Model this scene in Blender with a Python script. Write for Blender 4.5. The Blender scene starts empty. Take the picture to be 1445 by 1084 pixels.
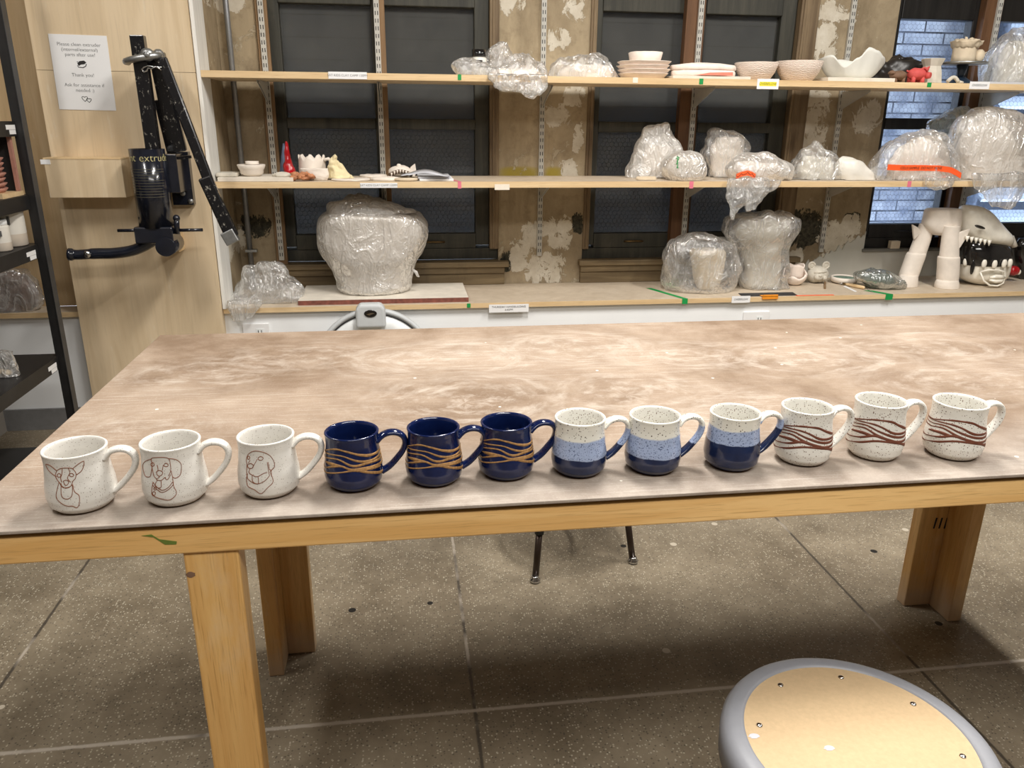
import bpy, math, random
from mathutils import Vector, Matrix, noise
C = bpy.context.scene.collection
PI = math.pi
# ---------------------------------------------------------------- camera, world, lights, exposure
W_PX, H_PX, F_PX = 1445, 1084, 1102.33
YAW, PITCH, ROLL, CAM_H = 0.1410, 0.3258, 0.0096, 1.3552
def _basis():
    fwd = Vector((math.sin(YAW)*math.cos(PITCH), math.cos(YAW)*math.cos(PITCH), -math.sin(PITCH)))
    r = Vector((math.cos(YAW), -math.sin(YAW), 0)); u = r.cross(fwd)
    c, s = math.cos(ROLL), math.sin(ROLL)
    return c*r+s*u, -s*r+c*u, fwd
R_, U_, F_ = _basis()
EYE = Vector((0, 0, CAM_H))
cam = bpy.data.cameras.new('camera'); cam.sensor_width = 36; cam.lens = F_PX/W_PX*36; cam.clip_start = .02
co = bpy.data.objects.new('camera', cam); C.objects.link(co)
co.matrix_world = Matrix(((R_.x, U_.x, -F_.x, 0), (R_.y, U_.y, -F_.y, 0), (R_.z, U_.z, -F_.z, CAM_H), (0, 0, 0, 1)))
S = bpy.context.scene
S.camera = co
S.view_settings.view_transform = 'Standard'; S.view_settings.look = 'None'
S.view_settings.gamma = 1; S.view_settings.use_curve_mapping = False
S.view_settings.exposure = 0.25
S.cycles.use_denoising = True
S.cycles.max_bounces = 8; S.cycles.transparent_max_bounces = 16; S.cycles.diffuse_bounces = 4
S.cycles.sample_clamp_indirect = 6
world = bpy.data.worlds.new('sky'); S.world = world; world.use_nodes = True
bg = world.node_tree.nodes['Background']; bg.inputs[0].default_value = (.78, .87, 1, 1); bg.inputs[1].default_value = 4.5
def area(name, loc, sx, sy, watt, col=(1, .962, .912), rot=(0, 0, 0)):
    l = bpy.data.lights.new(name, 'AREA'); l.shape = 'RECTANGLE'; l.size = sx; l.size_y = sy; l.energy = watt; l.color = col
    o = bpy.data.objects.new(name, l); C.objects.link(o); o.location = loc; o.rotation_euler = rot; return o
area('ceiling_tube_light', (2.4, 1.75, 2.98), .12, 1.1, 62)
area('ceiling_tube_light', (.5, 1.95, 2.98), .3, .9, 54)
area('ceiling_tube_light', (-1.45, 1.7, 2.98), .15, 1.1, 22)
area('ceiling_tube_light', (.6, -.45, 2.98), 2.4, .6, 66)

# ---------------------------------------------------------------- places: photo pixel -> point on a real plane
def ray(x, y): return R_*((x-722.5)/F_PX)+U_*((542-y)/F_PX)+F_
def on_y(x, y, Y): d = ray(x, y); return EYE+d*(Y/d.y)
def on_z(x, y, Z): d = ray(x, y); return EYE+d*((Z-CAM_H)/d.z)

# ---------------------------------------------------------------- materials
def lin(c): return tuple(((v/255)/12.92 if v/255 <= .04045 else ((v/255+.055)/1.055)**2.4) for v in c)+(1,)
class Mat:
    def __init__(s, name):
        s.m = bpy.data.materials.new(name); s.m.use_nodes = True; s.t = s.m.node_tree; s.b = s.t.nodes['Principled BSDF']; s.tc = s.n('ShaderNodeTexCoord')
    def n(s, t, **k):
        nd = s.t.nodes.new(t)
        for a, v in k.items():
            if a.startswith('i_'):
                key = a[2:]; nd.inputs[int(key) if key.isdigit() else key.replace('_', ' ')].default_value = v
            else: setattr(nd, a, v)
        return nd
    def l(s, a, b): s.t.links.new(a, b)
    def co(s, scale=(1, 1, 1), rot=(0, 0, 0), src='Object'):
        mp = s.n('ShaderNodeMapping'); mp.inputs['Scale'].default_value = scale; mp.inputs['Rotation'].default_value = rot
        s.l(s.tc.outputs[src], mp.inputs[0]); return mp.outputs[0]
    def noise(s, v, scale=5, detail=4, rough=.55, dist=0):
        n = s.n('ShaderNodeTexNoise', i_Scale=scale, i_Detail=detail, i_Roughness=rough, i_Distortion=dist); s.l(v, n.inputs['Vector']); return n.outputs['Fac']
    def vor(s, v, scale=50, feature='F1', out='Distance', rnd=1):
        n = s.n('ShaderNodeTexVoronoi', feature=feature, i_Scale=scale, i_Randomness=rnd); s.l(v, n.inputs['Vector']); return n.outputs[out]
    def ramp(s, f, a, b, interp='LINEAR'):
        r = s.n('ShaderNodeMapRange', i_1=a, i_2=b, clamp=True, interpolation_type=interp); s.l(f, r.inputs[0]); return r.outputs[0]
    def math(s, op, a, b=0.0, c=None):
        n = s.n('ShaderNodeMath', operation=op)
        for i, v in enumerate((a, b) if c is None else (a, b, c)):
            if hasattr(v, 'node'): s.l(v, n.inputs[i])
            else: n.inputs[i].default_value = v
        return n.outputs[0]
    def mix(s, f, a, b):
        n = s.n('ShaderNodeMix', data_type='RGBA')
        for i, v in ((0, f), (6, a), (7, b)):
            if hasattr(v, 'node'): s.l(v, n.inputs[i])
            else: n.inputs[i].default_value = v
        return n.outputs[2]
    def xyz(s, v):
        n = s.n('ShaderNodeSeparateXYZ'); s.l(v, n.inputs[0]); return n.outputs
    def col(s, v):
        if hasattr(v, 'node'): s.l(v, s.b.inputs['Base Color'])
        else: s.b.inputs['Base Color'].default_value = v
        return s
    def set(s, rough=.5, metal=0, spec=.5, coat=0):
        s.b.inputs['Roughness'].default_value = rough; s.b.inputs['Metallic'].default_value = metal
        s.b.inputs['Specular IOR Level'].default_value = spec; s.b.inputs['Coat Weight'].default_value = coat; s.b.inputs['Coat Roughness'].default_value = .08; return s
    def bump(s, h, strength=.3, dist=.002):
        n = s.n('ShaderNodeBump', i_Strength=strength, i_Distance=dist); s.l(h, n.inputs['Height']); s.l(n.outputs[0], s.b.inputs['Normal']); return s
def plain(name, rgb, rough=.5, metal=0, spec=.5, var=.06, scale=30, coat=0, bump=0, bscale=60, stretch=(1, 1, 1)):
    m = Mat(name); v = m.co(stretch); f = m.noise(v, scale)
    c = lin(rgb); lo = tuple(x*(1-var*1.6) for x in c[:3])+(1,); hi = tuple(min(1, x*(1+var*1.6)) for x in c[:3])+(1,)
    m.col(m.mix(m.ramp(f, .3, .7), lo, hi)).set(rough, metal, spec, coat)
    if bump: m.bump(m.noise(v, bscale, 5), bump)
    return m.m
def wood(name, light, dark, axis, scale=6, rough=.45, coat=0, contrast=(.35, .65), stain=None):
    m = Mat(name); st = [14, 14, 14]; st[axis] = .9
    v = m.co(tuple(st)); f = m.noise(v, scale*.35, 5, .6, .6); g = m.noise(m.co(tuple(x*6 if x > 1 else x*3 for x in st)), scale, 3)
    c = m.mix(m.ramp(f, *contrast), lin(dark), lin(light)); c = m.mix(m.ramp(g, .55, .8), c, lin(tuple(int(x*.86) for x in dark)))
    if stain:
        s_ = m.ramp(m.noise(m.co((3, 3, 1.2)), 3, 6, .7), .56, .72); c = m.mix(m.math('MULTIPLY', s_, .45), c, lin(stain))
    if axis == 2 and stain:
        z = m.xyz(m.co())[2]; c = m.mix(m.math('MULTIPLY', m.ramp(m.math('MULTIPLY_ADD', m.noise(m.co(), 18, 4), .10, z), .17, .08), .6), c, lin((188, 172, 156)))
    m.col(c).set(rough, 0, .4, coat).bump(g, .08); return m.m
M = {}
M['pine'] = wood('varnished_pine', (244, 204, 140), (224, 176, 108), 0, 6, .3, .25)
M['pine_leg'] = wood('varnished_pine_upright', (230, 186, 118), (206, 154, 86), 2, 6, .35, .2, stain=(220, 196, 162))
M['board_edge'] = wood('pale_shelf_wood', (232, 205, 162), (214, 182, 136), 0, 5, .5)
M['wood_strip'] = wood('strip_wood', (156, 126, 92), (124, 96, 66), 2, 5, .6)
M['red_strip'] = wood('reddish_strip_wood', (116, 82, 54), (88, 60, 38), 2, 5, .6)
M['old_frame'] = wood('weathered_dark_sash', (74, 72, 62), (46, 46, 40), 2, 5, .55, contrast=(.3, .7), stain=(96, 92, 80))
M['black_frame'] = wood('black_painted_sash', (42, 40, 38), (26, 25, 24), 2, 5, .4)
M['old_casing'] = wood('worn_tan_casing', (142, 122, 94), (98, 80, 58), 2, 5, .6, stain=(60, 50, 40))
M['old_sill'] = wood('worn_tan_sill', (138, 120, 90), (100, 84, 60), 0, 5, .6, stain=(70, 62, 50))
M['clay'] = plain('bisque_clay', (232, 222, 210), .8, var=.04, scale=25, bump=.12, bscale=50)
M['clay_pink'] = plain('pinkish_bisque', (246, 232, 220), .85, var=.05, scale=25, bump=.25, bscale=70)
M['clay_tan'] = plain('tan_clay', (214, 198, 172), .85, var=.05, bump=.2)
M['clay_raw'] = plain('greenware', (206, 200, 186), .85, var=.05, bump=.2)
M['clay_yellow'] = plain('yellowish_clay', (228, 214, 172), .8, var=.06, bump=.3)
M['clay_brown'] = plain('orange_brown_clay', (186, 126, 88), .7, var=.2, scale=60, bump=.4)
M['dark_brown'] = plain('dark_brown_clay', (120, 92, 72), .8, var=.1, bump=.2)
M['bag_clay'] = plain('brown_wet_clay', (118, 96, 84), .6, var=.12, bump=.4)
M['plaster_bat'] = plain('white_plaster', (222, 214, 200), .85, var=.05, scale=18)
M['white_paint'] = plain('white_wall_paint', (246, 248, 249), .6, var=.015, scale=4)
M['white_trim'] = plain('grey_white_trim', (232, 231, 226), .6, var=.05, scale=8, stretch=(4, 4, .6))
M['paper'] = plain('white_paper', (240, 240, 240), .8, var=.01, scale=6)
M['paper_grey'] = plain('grey_paper', (196, 198, 204), .8, var=.03)
M['ink'] = plain('black_ink', (38, 36, 36), .8, var=0)
M['ink_grey'] = plain('grey_ink', (112, 112, 112), .8, var=0)
M['yellow_ink'] = plain('yellow_marker', (240, 226, 60), .7, var=.02)
M['green_tape'] = plain('green_tape', (20, 148, 74), .5, var=.03)
M['pink_tape'] = plain('pink_tape', (226, 120, 140), .5, var=.04)
M['orange_tape'] = plain('orange_red_tape', (255, 98, 44), .5, var=.03)
M['white_tape'] = plain('masking_tape', (238, 228, 212), .6, var=.03)
M['steel_white'] = plain('white_enamel_steel', (196, 194, 186), .45, var=.03)
M['slot'] = plain('dark_slot', (30, 28, 26), .8, var=0)
M['chrome'] = plain('chrome', (200, 200, 200), .18, 1, var=.02)
M['zinc'] = plain('zinc_steel', (168, 170, 170), .4, .9, var=.1, scale=60)
M['brass'] = plain('tarnished_brass', (110, 88, 54), .45, .7, var=.2)
M['conduit'] = plain('grey_conduit', (146, 148, 150), .4, .6, var=.06)
M['black_metal'] = plain('black_rack_metal', (34, 33, 33), .5, .1, var=.15, scale=20)
M['rack_lit'] = plain('lit_black_rack_face', (62, 62, 63), .5, .1, var=.1, scale=20)  # black rack metal made lighter: light on the posts' right faces painted in
M['red_glaze'] = plain('red_glaze', (168, 16, 26), .12, var=.15, coat=.6)
M['slate'] = plain('slate_glaze', (88, 98, 120), .5, var=.1)
M['red_clay'] = plain('coral_clay', (206, 84, 80), .7, var=.06, bump=.2)
M['black_glaze'] = plain('black_glaze', (24, 23, 23), .12, var=.1, coat=.7)
M['white_glaze'] = plain('cream_glaze', (242, 237, 224), .25, var=.05, coat=.3)
M['pale_green'] = plain('celadon_bisque', (230, 229, 221), .6, var=.04, scale=9)
M['green_inside'] = plain('green_inner_glaze', (92, 128, 112), .3, var=.3, scale=90)
M['dark_cloth'] = plain('dark_plastic_film', (40, 36, 33), .4, var=.2, bump=.4)
M['blue_iron'] = plain('dark_blue_iron', (32, 46, 62), .4, var=.1)
M['grey_plastic'] = plain('grey_plastic', (200, 204, 206), .4, var=.02)
M['white_plastic'] = plain('white_plastic', (240, 243, 243), .35, var=.02)
M['jar_white'] = plain('jar_plastic', (226, 222, 212), .4, var=.02)
M['jar_cream'] = plain('jar_contents', (206, 194, 178), .5, var=.04)
M['stool_grey'] = plain('grey_powder_coat', (138, 140, 146), .45, .0, var=.02, scale=80)
M['mdf'] = plain('tan_hardboard', (200, 174, 136), .75, var=.035, scale=160)
M['hardboard_edge'] = plain('dark_hardboard_edge', (86, 62, 48), .7, var=.2, scale=90)
M['redwood_edge'] = plain('red_brown_board_edge', (126, 74, 62), .6, var=.2, scale=50)
M['copper_clay'] = plain('terracotta_pink', (178, 128, 112), .7, var=.1, bump=.2)
M['dark_box'] = plain('dark_board', (40, 38, 36), .8, var=.1)  # dark tone shared by the rack's back sheet and the tray back
M['chair_brown'] = plain('dark_bronze_steel', (66, 54, 46), .35, .6, var=.1)
M['chair_black'] = plain('black_sleeve', (32, 31, 30), .5, var=.1)
M['plastic_seat'] = plain('blue_grey_seat', (70, 74, 84), .5, var=.03)
M['green_paint'] = plain('green_paint', (104, 124, 50), .6, var=.1)
M['brown_slip'] = plain('brown_slip', (108, 58, 38), .6, var=.12, scale=200)
M['tan_slip'] = plain('tan_stoneware', (162, 122, 74), .7, var=.2, scale=260)
M['line_brown'] = plain('brown_line', (130, 74, 44), .7, var=.1)
M['rubber'] = plain('dark_rubber', (40, 40, 42), .6, var=.1)
M['wire'] = plain('glass_wire', (86, 88, 92), .5, .4, var=.05)
M['gold_print'] = plain('gold_print', (206, 196, 140), .5, var=.05)

def m_extruder():
    m = Mat('chipped_black_enamel'); v = m.co()
    sp = m.ramp(m.noise(m.co((1, 1, .6)), 70, 6, .8), .60, .64)
    m.col(m.mix(sp, lin((20, 20, 23)), lin((150, 146, 136)))).set(.22, 0, .5, .3); return m.m
M['enamel'] = m_extruder()
M['enamel_clean'] = plain('black_enamel', (23, 26, 36), .2, var=.15, coat=.4)

def m_speckle(name, base=(226, 220, 208), dots=(92, 70, 58), scale=330, thr=.22, rough=.3):
    m = Mat(name); v = m.co(); d = m.vor(v, scale); c = m.xyz(m.vor(v, scale, out='Color'))[0]
    s = m.math('MULTIPLY', m.math('LESS_THAN', d, m.math('MULTIPLY', c, thr*1.9)), m.math('GREATER_THAN', c, .45))
    h = m.ramp(m.noise(v, 22, 3), .35, .7); lo = tuple(x*.93 for x in lin(base)[:3])+(1,)
    m.col(m.mix(s, m.mix(h, lo, lin(base)), lin(dots))).set(rough, 0, .5, .15).bump(m.noise(v, 90, 2), .05); return m.m
M['speckle_grey'] = m_speckle('speckled_grey_white_glaze', (226, 223, 216), (150, 138, 128), 460, .15)
M['speckle'] = m_speckle('speckled_white_glaze', (234, 232, 224), (112, 86, 70), 400, .19)
def m_carved():
    m = Mat('carved_bisque'); v = m.co(); w = m.n('ShaderNodeTexWave', i_Scale=55, i_Distortion=6, i_Detail=2, i_Detail_Scale=1.2, bands_direction='Z'); m.l(v, w.inputs['Vector'])
    m.col(m.mix(m.ramp(w.outputs['Fac'], .0, .45), lin((206, 186, 170)), lin((244, 228, 214)))).set(.85, 0, .3).bump(w.outputs['Fac'], .7, .003); return m.m
M['clay_carved'] = m_carved()
def m_navy():
    m = Mat('glossy_navy_glaze'); f = m.noise(m.co(), 40, 4)
    m.col(m.mix(m.ramp(f, .3, .75), lin((10, 20, 56)), lin((18, 34, 80)))).set(.13, 0, .5, .2).bump(m.noise(m.co((1, 1, 8)), 30, 2), .06); return m.m
M['navy'] = m_navy()
def m_layers(name, z1, z2, h):
    m = Mat(name); v = m.co(); z = m.xyz(v)[2]
    wob = m.math('MULTIPLY', m.math('SUBTRACT', m.noise(v, 28, 3), .5), .007); zz = m.math('ADD', z, wob)
    d = m.vor(v, 340); c = m.xyz(m.vor(v, 340, out='Color'))[0]
    sp = m.math('MULTIPLY', m.math('LESS_THAN', d, m.math('MULTIPLY', c, .36)), m.math('GREATER_THAN', c, .5))
    wht = m.mix(sp, lin((230, 228, 218)), lin((84, 70, 60)))
    d2 = m.vor(v, 620); blu = m.mix(m.ramp(m.noise(v, 500, 3), .55, .67), lin((162, 177, 208)), lin((60, 72, 108)))
    nav = m.mix(m.ramp(m.noise(v, 40), .3, .7), lin((18, 29, 60)), lin((30, 44, 80)))
    c1 = m.mix(m.ramp(zz, z2*h-.0012, z2*h+.0012), blu, wht); c2 = m.mix(m.ramp(zz, z1*h-.0006, z1*h+.0006), nav, c1)
    m.col(c2).set(.16, 0, .5, .4); return m.m
def m_table(centres):
    m = Mat('clay_dusted_hardboard'); v0 = m.co(); sh = m.n('ShaderNodeVectorMath', operation='ADD', i_1=(.6, 1.4, 0)); m.l(v0, sh.inputs[0]); v = sh.outputs[0]; x, y, _ = m.xyz(v)
    wx = m.math('MULTIPLY_ADD', m.noise(v, 4, 4), .10, x); wy = m.math('MULTIPLY_ADD', m.noise(v, 4.7, 4), .10, y)
    big = m.noise(v, 2.6, 7, .66, .5); mid = m.noise(v, 9, 6, .7); sw = None
    for k, (cx, cy, r_, e, st) in enumerate(centres): # wiping strokes left by a sponge swept round
        dx = m.math('SUBTRACT', wx, cx+.05); dy = m.math('MULTIPLY', m.math('SUBTRACT', wy, cy+.05), e)
        r = m.math('SQRT', m.math('MULTIPLY_ADD', dx, dx, m.math('MULTIPLY', dy, dy))); an = m.math('ARCTAN2', dy, dx)
        cb = m.n('ShaderNodeCombineXYZ'); m.l(m.math('MULTIPLY', r, 19.0), cb.inputs[0]); m.l(m.math('ADD', m.math('SINE', an), k*3.7), cb.inputs[1]); m.l(m.math('COSINE', an), cb.inputs[2])
        f = m.ramp(m.noise(cb.outputs[0], 1.3, 5, .7), .47, .68)
        f = m.math('MULTIPLY', m.math('MULTIPLY', f, m.ramp(r, r_, r_*.55)), st); sw = f if sw is None else m.math('MAXIMUM', sw, f)
    scr = None
    for a, sc in ((.75, 2.2), (-.5, 2.7), (1.25, 2.4), (.1, 2.0)):
        mp = m.n('ShaderNodeMapping'); mp.inputs['Scale'].default_value = (3.2, 130, 1); mp.inputs['Rotation'].default_value = (0, 0, a); m.l(v, mp.inputs[0])
        q = m.ramp(m.noise(mp.outputs[0], sc, 2, .5), .63, .69); scr = q if scr is None else m.math('MAXIMUM', scr, q)
    edge = m.ramp(m.math('ADD', y, m.math('MULTIPLY', m.noise(v, 5, 4), .16)), 1.24, 1.04)
    c = m.mix(m.ramp(big, .32, .68), lin((121, 101, 82)), lin((141, 120, 101)))
    c = m.mix(m.math('MULTIPLY', m.ramp(mid, .42, .72), .34), c, lin((190, 172, 152)))
    c = m.mix(m.math('MULTIPLY', m.ramp(big, .42, .70), .42), c, lin((190, 172, 154)))
    c = m.mix(m.math('MULTIPLY', edge, .60), c, m.mix(m.ramp(mid, .3, .7), lin((138, 129, 121)), lin((190, 183, 175))))
    c = m.mix(m.math('MULTIPLY', sw, .55), c, lin((204, 194, 182)))
    c = m.mix(m.math('MULTIPLY', m.math('MULTIPLY', scr, m.ramp(big, .40, .6)), .32), c, lin((214, 206, 195)))
    fine = m.ramp(m.noise(v, 330, 2), .58, .72); c = m.mix(m.math('MULTIPLY', fine, m.math('MULTIPLY_ADD', m.ramp(big, .4, .7), .25, .1)), c, lin((216, 208, 198)))
    d = m.vor(v, 16); k3 = m.xyz(m.vor(v, 16, out='Color'))[1]
    c = m.mix(m.math('MULTIPLY', m.math('LESS_THAN', d, .05), m.math('GREATER_THAN', k3, .7)), c, lin((226, 220, 210)))
    m.col(c).set(.6, 0, .3).bump(mid, .04); return m.m
M['table'] = m_table([(*on_z(px, py, .867)[:2], r_, e, st) for px, py, r_, e, st in ((300, 525, .22, 1.5, .8), (420, 505, .24, 1.6, .9), (620, 505, .30, 1.6, 1), (660, 565, .26, 1.3, 1), (800, 490, .28, 1.5, .9), (885, 555, .22, 1.2, .9), (980, 500, .26, 1.7, .9), (1130, 505, .30, 1.6, 1), (1290, 490, .32, 1.8, .8), (1060, 585, .24, 1.2, .7), (180, 610, .20, 1.2, .7), (1380, 540, .3, 1.6, .7))])
def m_floor():
    m = Mat('worn_terrazzo'); v = m.co()
    c = m.mix(m.ramp(m.noise(v, 2.6, 8, .7), .34, .68), lin((106, 95, 78)), lin((156, 144, 123)))
    c = m.mix(m.math('MULTIPLY', m.ramp(m.noise(v, .9, 4), .52, .7), .35), c, lin((122, 106, 84)))
    d = m.vor(v, 150); k = m.xyz(m.vor(v, 150, out='Color'))
    s1 = m.math('MULTIPLY', m.math('LESS_THAN', d, .34), m.math('GREATER_THAN', k[0], .68)); c = m.mix(m.math('MULTIPLY', s1, .7), c, lin((200, 192, 172)))
    s2 = m.math('MULTIPLY', m.math('LESS_THAN', d, .36), m.math('LESS_THAN', k[0], .2)); c = m.mix(m.math('MULTIPLY', s2, .6), c, lin((66, 60, 54)))
    d3 = m.vor(v, 7.5); k3 = m.xyz(m.vor(v, 7.5, out='Color'))[1]
    s3 = m.math('MULTIPLY', m.math('LESS_THAN', d3, .085), m.math('GREATER_THAN', k3, .55)); c = m.mix(s3, c, m.mix(m.math('GREATER_THAN', k3, .78), lin((196, 186, 168)), lin((30, 28, 26))))
    x, y, _ = m.xyz(v)
    def line(q, off, w=.0075):
        a = m.math('ABSOLUTE', m.math('SUBTRACT', m.math('MODULO', m.math('ADD', q, 11.7+1.17/2-off), 1.17), 1.17/2))
        a = m.math('ADD', a, m.math('MULTIPLY', m.math('SUBTRACT', m.noise(v, 38, 3), .5), .006)); return m.ramp(a, w, w*.4)
    n3 = m.noise(v, 3.3, 4)
    c = m.mix(m.math('MULTIPLY', line(x, .135, .006), .85), c, m.mix(m.ramp(n3, .5, .6), lin((62, 56, 50)), lin((186, 176, 162))))
    c = m.mix(m.math('MULTIPLY', line(y, 1.535), .85), c, m.mix(m.ramp(n3, .36, .44), lin((58, 52, 47)), lin((196, 187, 174))))
    m.col(c).set(.42, 0, .4).bump(m.noise(v, 60, 4), .06); return m.m
M['floor'] = m_floor()
def m_plaster(patches, holes, stains):
    m = Mat('stained_peeling_plaster'); v = m.co()
    a = m.noise(m.co((1, 1, .4)), 3.2, 8, .68, .4); b = m.noise(v, 13, 6, .7); x, _, z = m.xyz(v)
    c = m.mix(m.ramp(a, .34, .66), lin((138, 122, 97)), lin((186, 169, 140)))
    c = m.mix(m.math('MULTIPLY', m.ramp(b, .5, .72), .5), c, lin((112, 97, 75)))
    def mask(L, n):
        t = None
        for x0, x1, z0, z1 in L:
            dx = m.math('DIVIDE', m.math('SUBTRACT', x, (x0+x1)/2), (x1-x0)/2); dz = m.math('DIVIDE', m.math('SUBTRACT', z, (z0+z1)/2), (z1-z0)/2)
            q = m.math('SUBTRACT', 1, m.math('ADD', m.math('POWER', m.math('ABSOLUTE', dx), 3), m.math('POWER', m.math('ABSOLUTE', dz), 3)))
            t = q if t is None else m.math('MAXIMUM', t, q)
        return m.math('ADD', m.math('MAXIMUM', t, -1.2), n)
    n1 = m.math('MULTIPLY', m.math('SUBTRACT', m.noise(m.co((1.2, 1, .9)), 12, 10, .74, .6), .5), 7.5)
    yl = m.ramp(mask(stains, m.math('MULTIPLY', m.math('SUBTRACT', b, .5), .8)), -.1, .9); c = m.mix(m.math('MULTIPLY', yl, .85), c, lin((166, 146, 44)))
    fl = m.ramp(m.noise(m.co((1, 1, .8)), 6.5, 9, .72, .8), .605, .62); c = m.mix(m.math('MULTIPLY', fl, .7), c, lin((196, 184, 160)))
    ho = m.ramp(mask(holes, n1), .05, .1); c = m.mix(ho, c, m.mix(m.ramp(m.noise(v, 60, 3), .35, .65), lin((38, 37, 30)), lin((78, 74, 60))))
    pa = m.ramp(mask(patches, n1), .25, .32); c = m.mix(pa, c, m.mix(m.ramp(b, .3, .7), lin((226, 219, 203)), lin((198, 187, 166))))
    m.col(c).set(.8, 0, .3).bump(m.math('ADD', m.math('ADD', b, fl), m.math('SUBTRACT', m.math('MULTIPLY', pa, 1.2), ho)), .5, .006); return m.m
def px_rect(x0, y0, x1, y1): a = on_y(x0, y0, 4.0); b = on_y(x1, y1, 4.0); return a.x, b.x, b.z, a.z
M['plaster'] = m_plaster([px_rect(*q) for q in ((735, 312, 766, 352), (765, 306, 808, 352), (718, 335, 748, 385), (740, 352, 795, 402), (774, 38, 803, 72), (768, 146, 804, 178), (704, -20, 740, 22), (795, 120, 824, 152), (788, 225, 814, 254), (300, -10, 350, 20), (1145, 0, 1208, 32), (1150, 30, 1178, 88), (1128, 150, 1162, 240), (1208, 140, 1240, 192), (1130, 118, 1170, 152), (1156, 312, 1208, 362), (1186, 302, 1210, 334), (1095, 350, 1130, 382), (322, 315, 348, 354), (796, -20, 826, 30), (808, 170, 824, 215))],
    [px_rect(*q) for q in ((1100, 296, 1162, 350), (334, 302, 384, 334), (704, 352, 722, 384), (1190, 300, 1212, 318), (808, 300, 822, 330))], [px_rect(*q) for q in ((700, 234, 764, 254), (768, 234, 794, 254))])
M['flake'] = plain('cream_plaster_flake', (206, 196, 176), .8, var=.09, scale=14, bump=.3, bscale=30)
M['yellow_stain'] = plain('yellow_paint_stain', (150, 130, 34), .8, var=.22, scale=16)
M['skim'] = plain('pale_skim_coat', (200, 198, 188), .75, var=.04, scale=6)
def m_ply(name, light=(228, 207, 174), dark=(213, 190, 155)):
    m = Mat(name); v = m.co((9, 9, .8)); f = m.noise(v, 1.3, 6, .6, 1.2); g = m.noise(m.co((60, 60, 3)), 2, 3)
    c = m.mix(m.ramp(f, .35, .65), lin(dark), lin(light)); c = m.mix(m.math('MULTIPLY', m.ramp(g, .55, .75), .35), c, lin(tuple(int(x*.9) for x in dark)))
    s = m.ramp(m.noise(m.co((26, 26, 4)), 1.4, 6, .75), .62, .68); c = m.mix(m.math('MULTIPLY', s, .35), c, lin((232, 222, 204)))
    m.col(c).set(.5, 0, .35).bump(g, .04); return m.m
M['ply'] = m_ply('birch_plywood'); M['ply_dark'] = m_ply('aged_plywood', (214, 188, 148), (196, 166, 124))
M['ledge'] = m_ply('dusty_ledge_board', (208, 193, 172), (194, 178, 156))
def m_brick():
    m = Mat('pale_blue_grey_brick'); mp = m.n('ShaderNodeMapping'); mp.inputs['Rotation'].default_value = (PI/2, 0, 0); m.l(m.tc.outputs['Object'], mp.inputs[0])
    b = m.n('ShaderNodeTexBrick', i_Scale=1, i_Mortar_Size=.006, i_Brick_Width=.3, i_Row_Height=.075)
    b.inputs['Color1'].default_value = lin((176, 182, 192)); b.inputs['Color2'].default_value = lin((200, 206, 214)); b.inputs['Mortar'].default_value = lin((40, 42, 48))
    m.l(mp.outputs[0], b.inputs['Vector']); m.col(m.mix(m.ramp(m.noise(m.co(), 9, 6), .35, .7), b.outputs['Color'], lin((120, 128, 144)))).set(.8); return m.m
M['brick'] = m_brick()
def m_siding():
    m = Mat('dark_grey_siding'); v = m.co((1, 1, 1)); z = m.xyz(v)[2]
    g = m.math('LESS_THAN', m.math('MODULO', z, .11), .006)
    c = m.mix(m.ramp(m.noise(v, 2, 6, .65), .35, .7), lin((84, 86, 88)), lin((120, 122, 124))); m.col(m.mix(g, c, lin((28, 28, 30)))).set(.7); return m.m
M['siding'] = m_siding()
def m_glass(name, tint, gloss):
    m = Mat(name); t = m.t; out = t.nodes['Material Output']
    tr = m.n('ShaderNodeBsdfTransparent', i_0=tint); gl = m.n('ShaderNodeBsdfGlossy', i_Roughness=.06); gl.inputs[0].default_value = (.9, .9, .9, 1)
    df = m.n('ShaderNodeBsdfDiffuse'); df.inputs[0].default_value = lin((120, 120, 116))
    lw = m.n('ShaderNodeFresnel', i_IOR=1.45); mx = m.n('ShaderNodeMixShader'); m.l(m.math('MULTIPLY', lw.outputs[0], gloss), mx.inputs[0]); m.l(tr.outputs[0], mx.inputs[1]); m.l(gl.outputs[0], mx.inputs[2])
    m2 = m.n('ShaderNodeMixShader'); m.l(m.math('MULTIPLY', m.ramp(m.noise(m.co(), 3, 7, .7), -.2, .8), .5 if gloss > .9 else .04), m2.inputs[0]); m.l(mx.outputs[0], m2.inputs[1]); m.l(df.outputs[0], m2.inputs[2])
    m.l(m2.outputs[0], out.inputs[0]); return m.m
M['glass_dark'] = m_glass('dusty_wired_glass', (.55, .57, .6, 1), 1.0)
M['glass_clear'] = m_glass('wired_glass', (.9, .94, 1, 1), .6)
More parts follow.
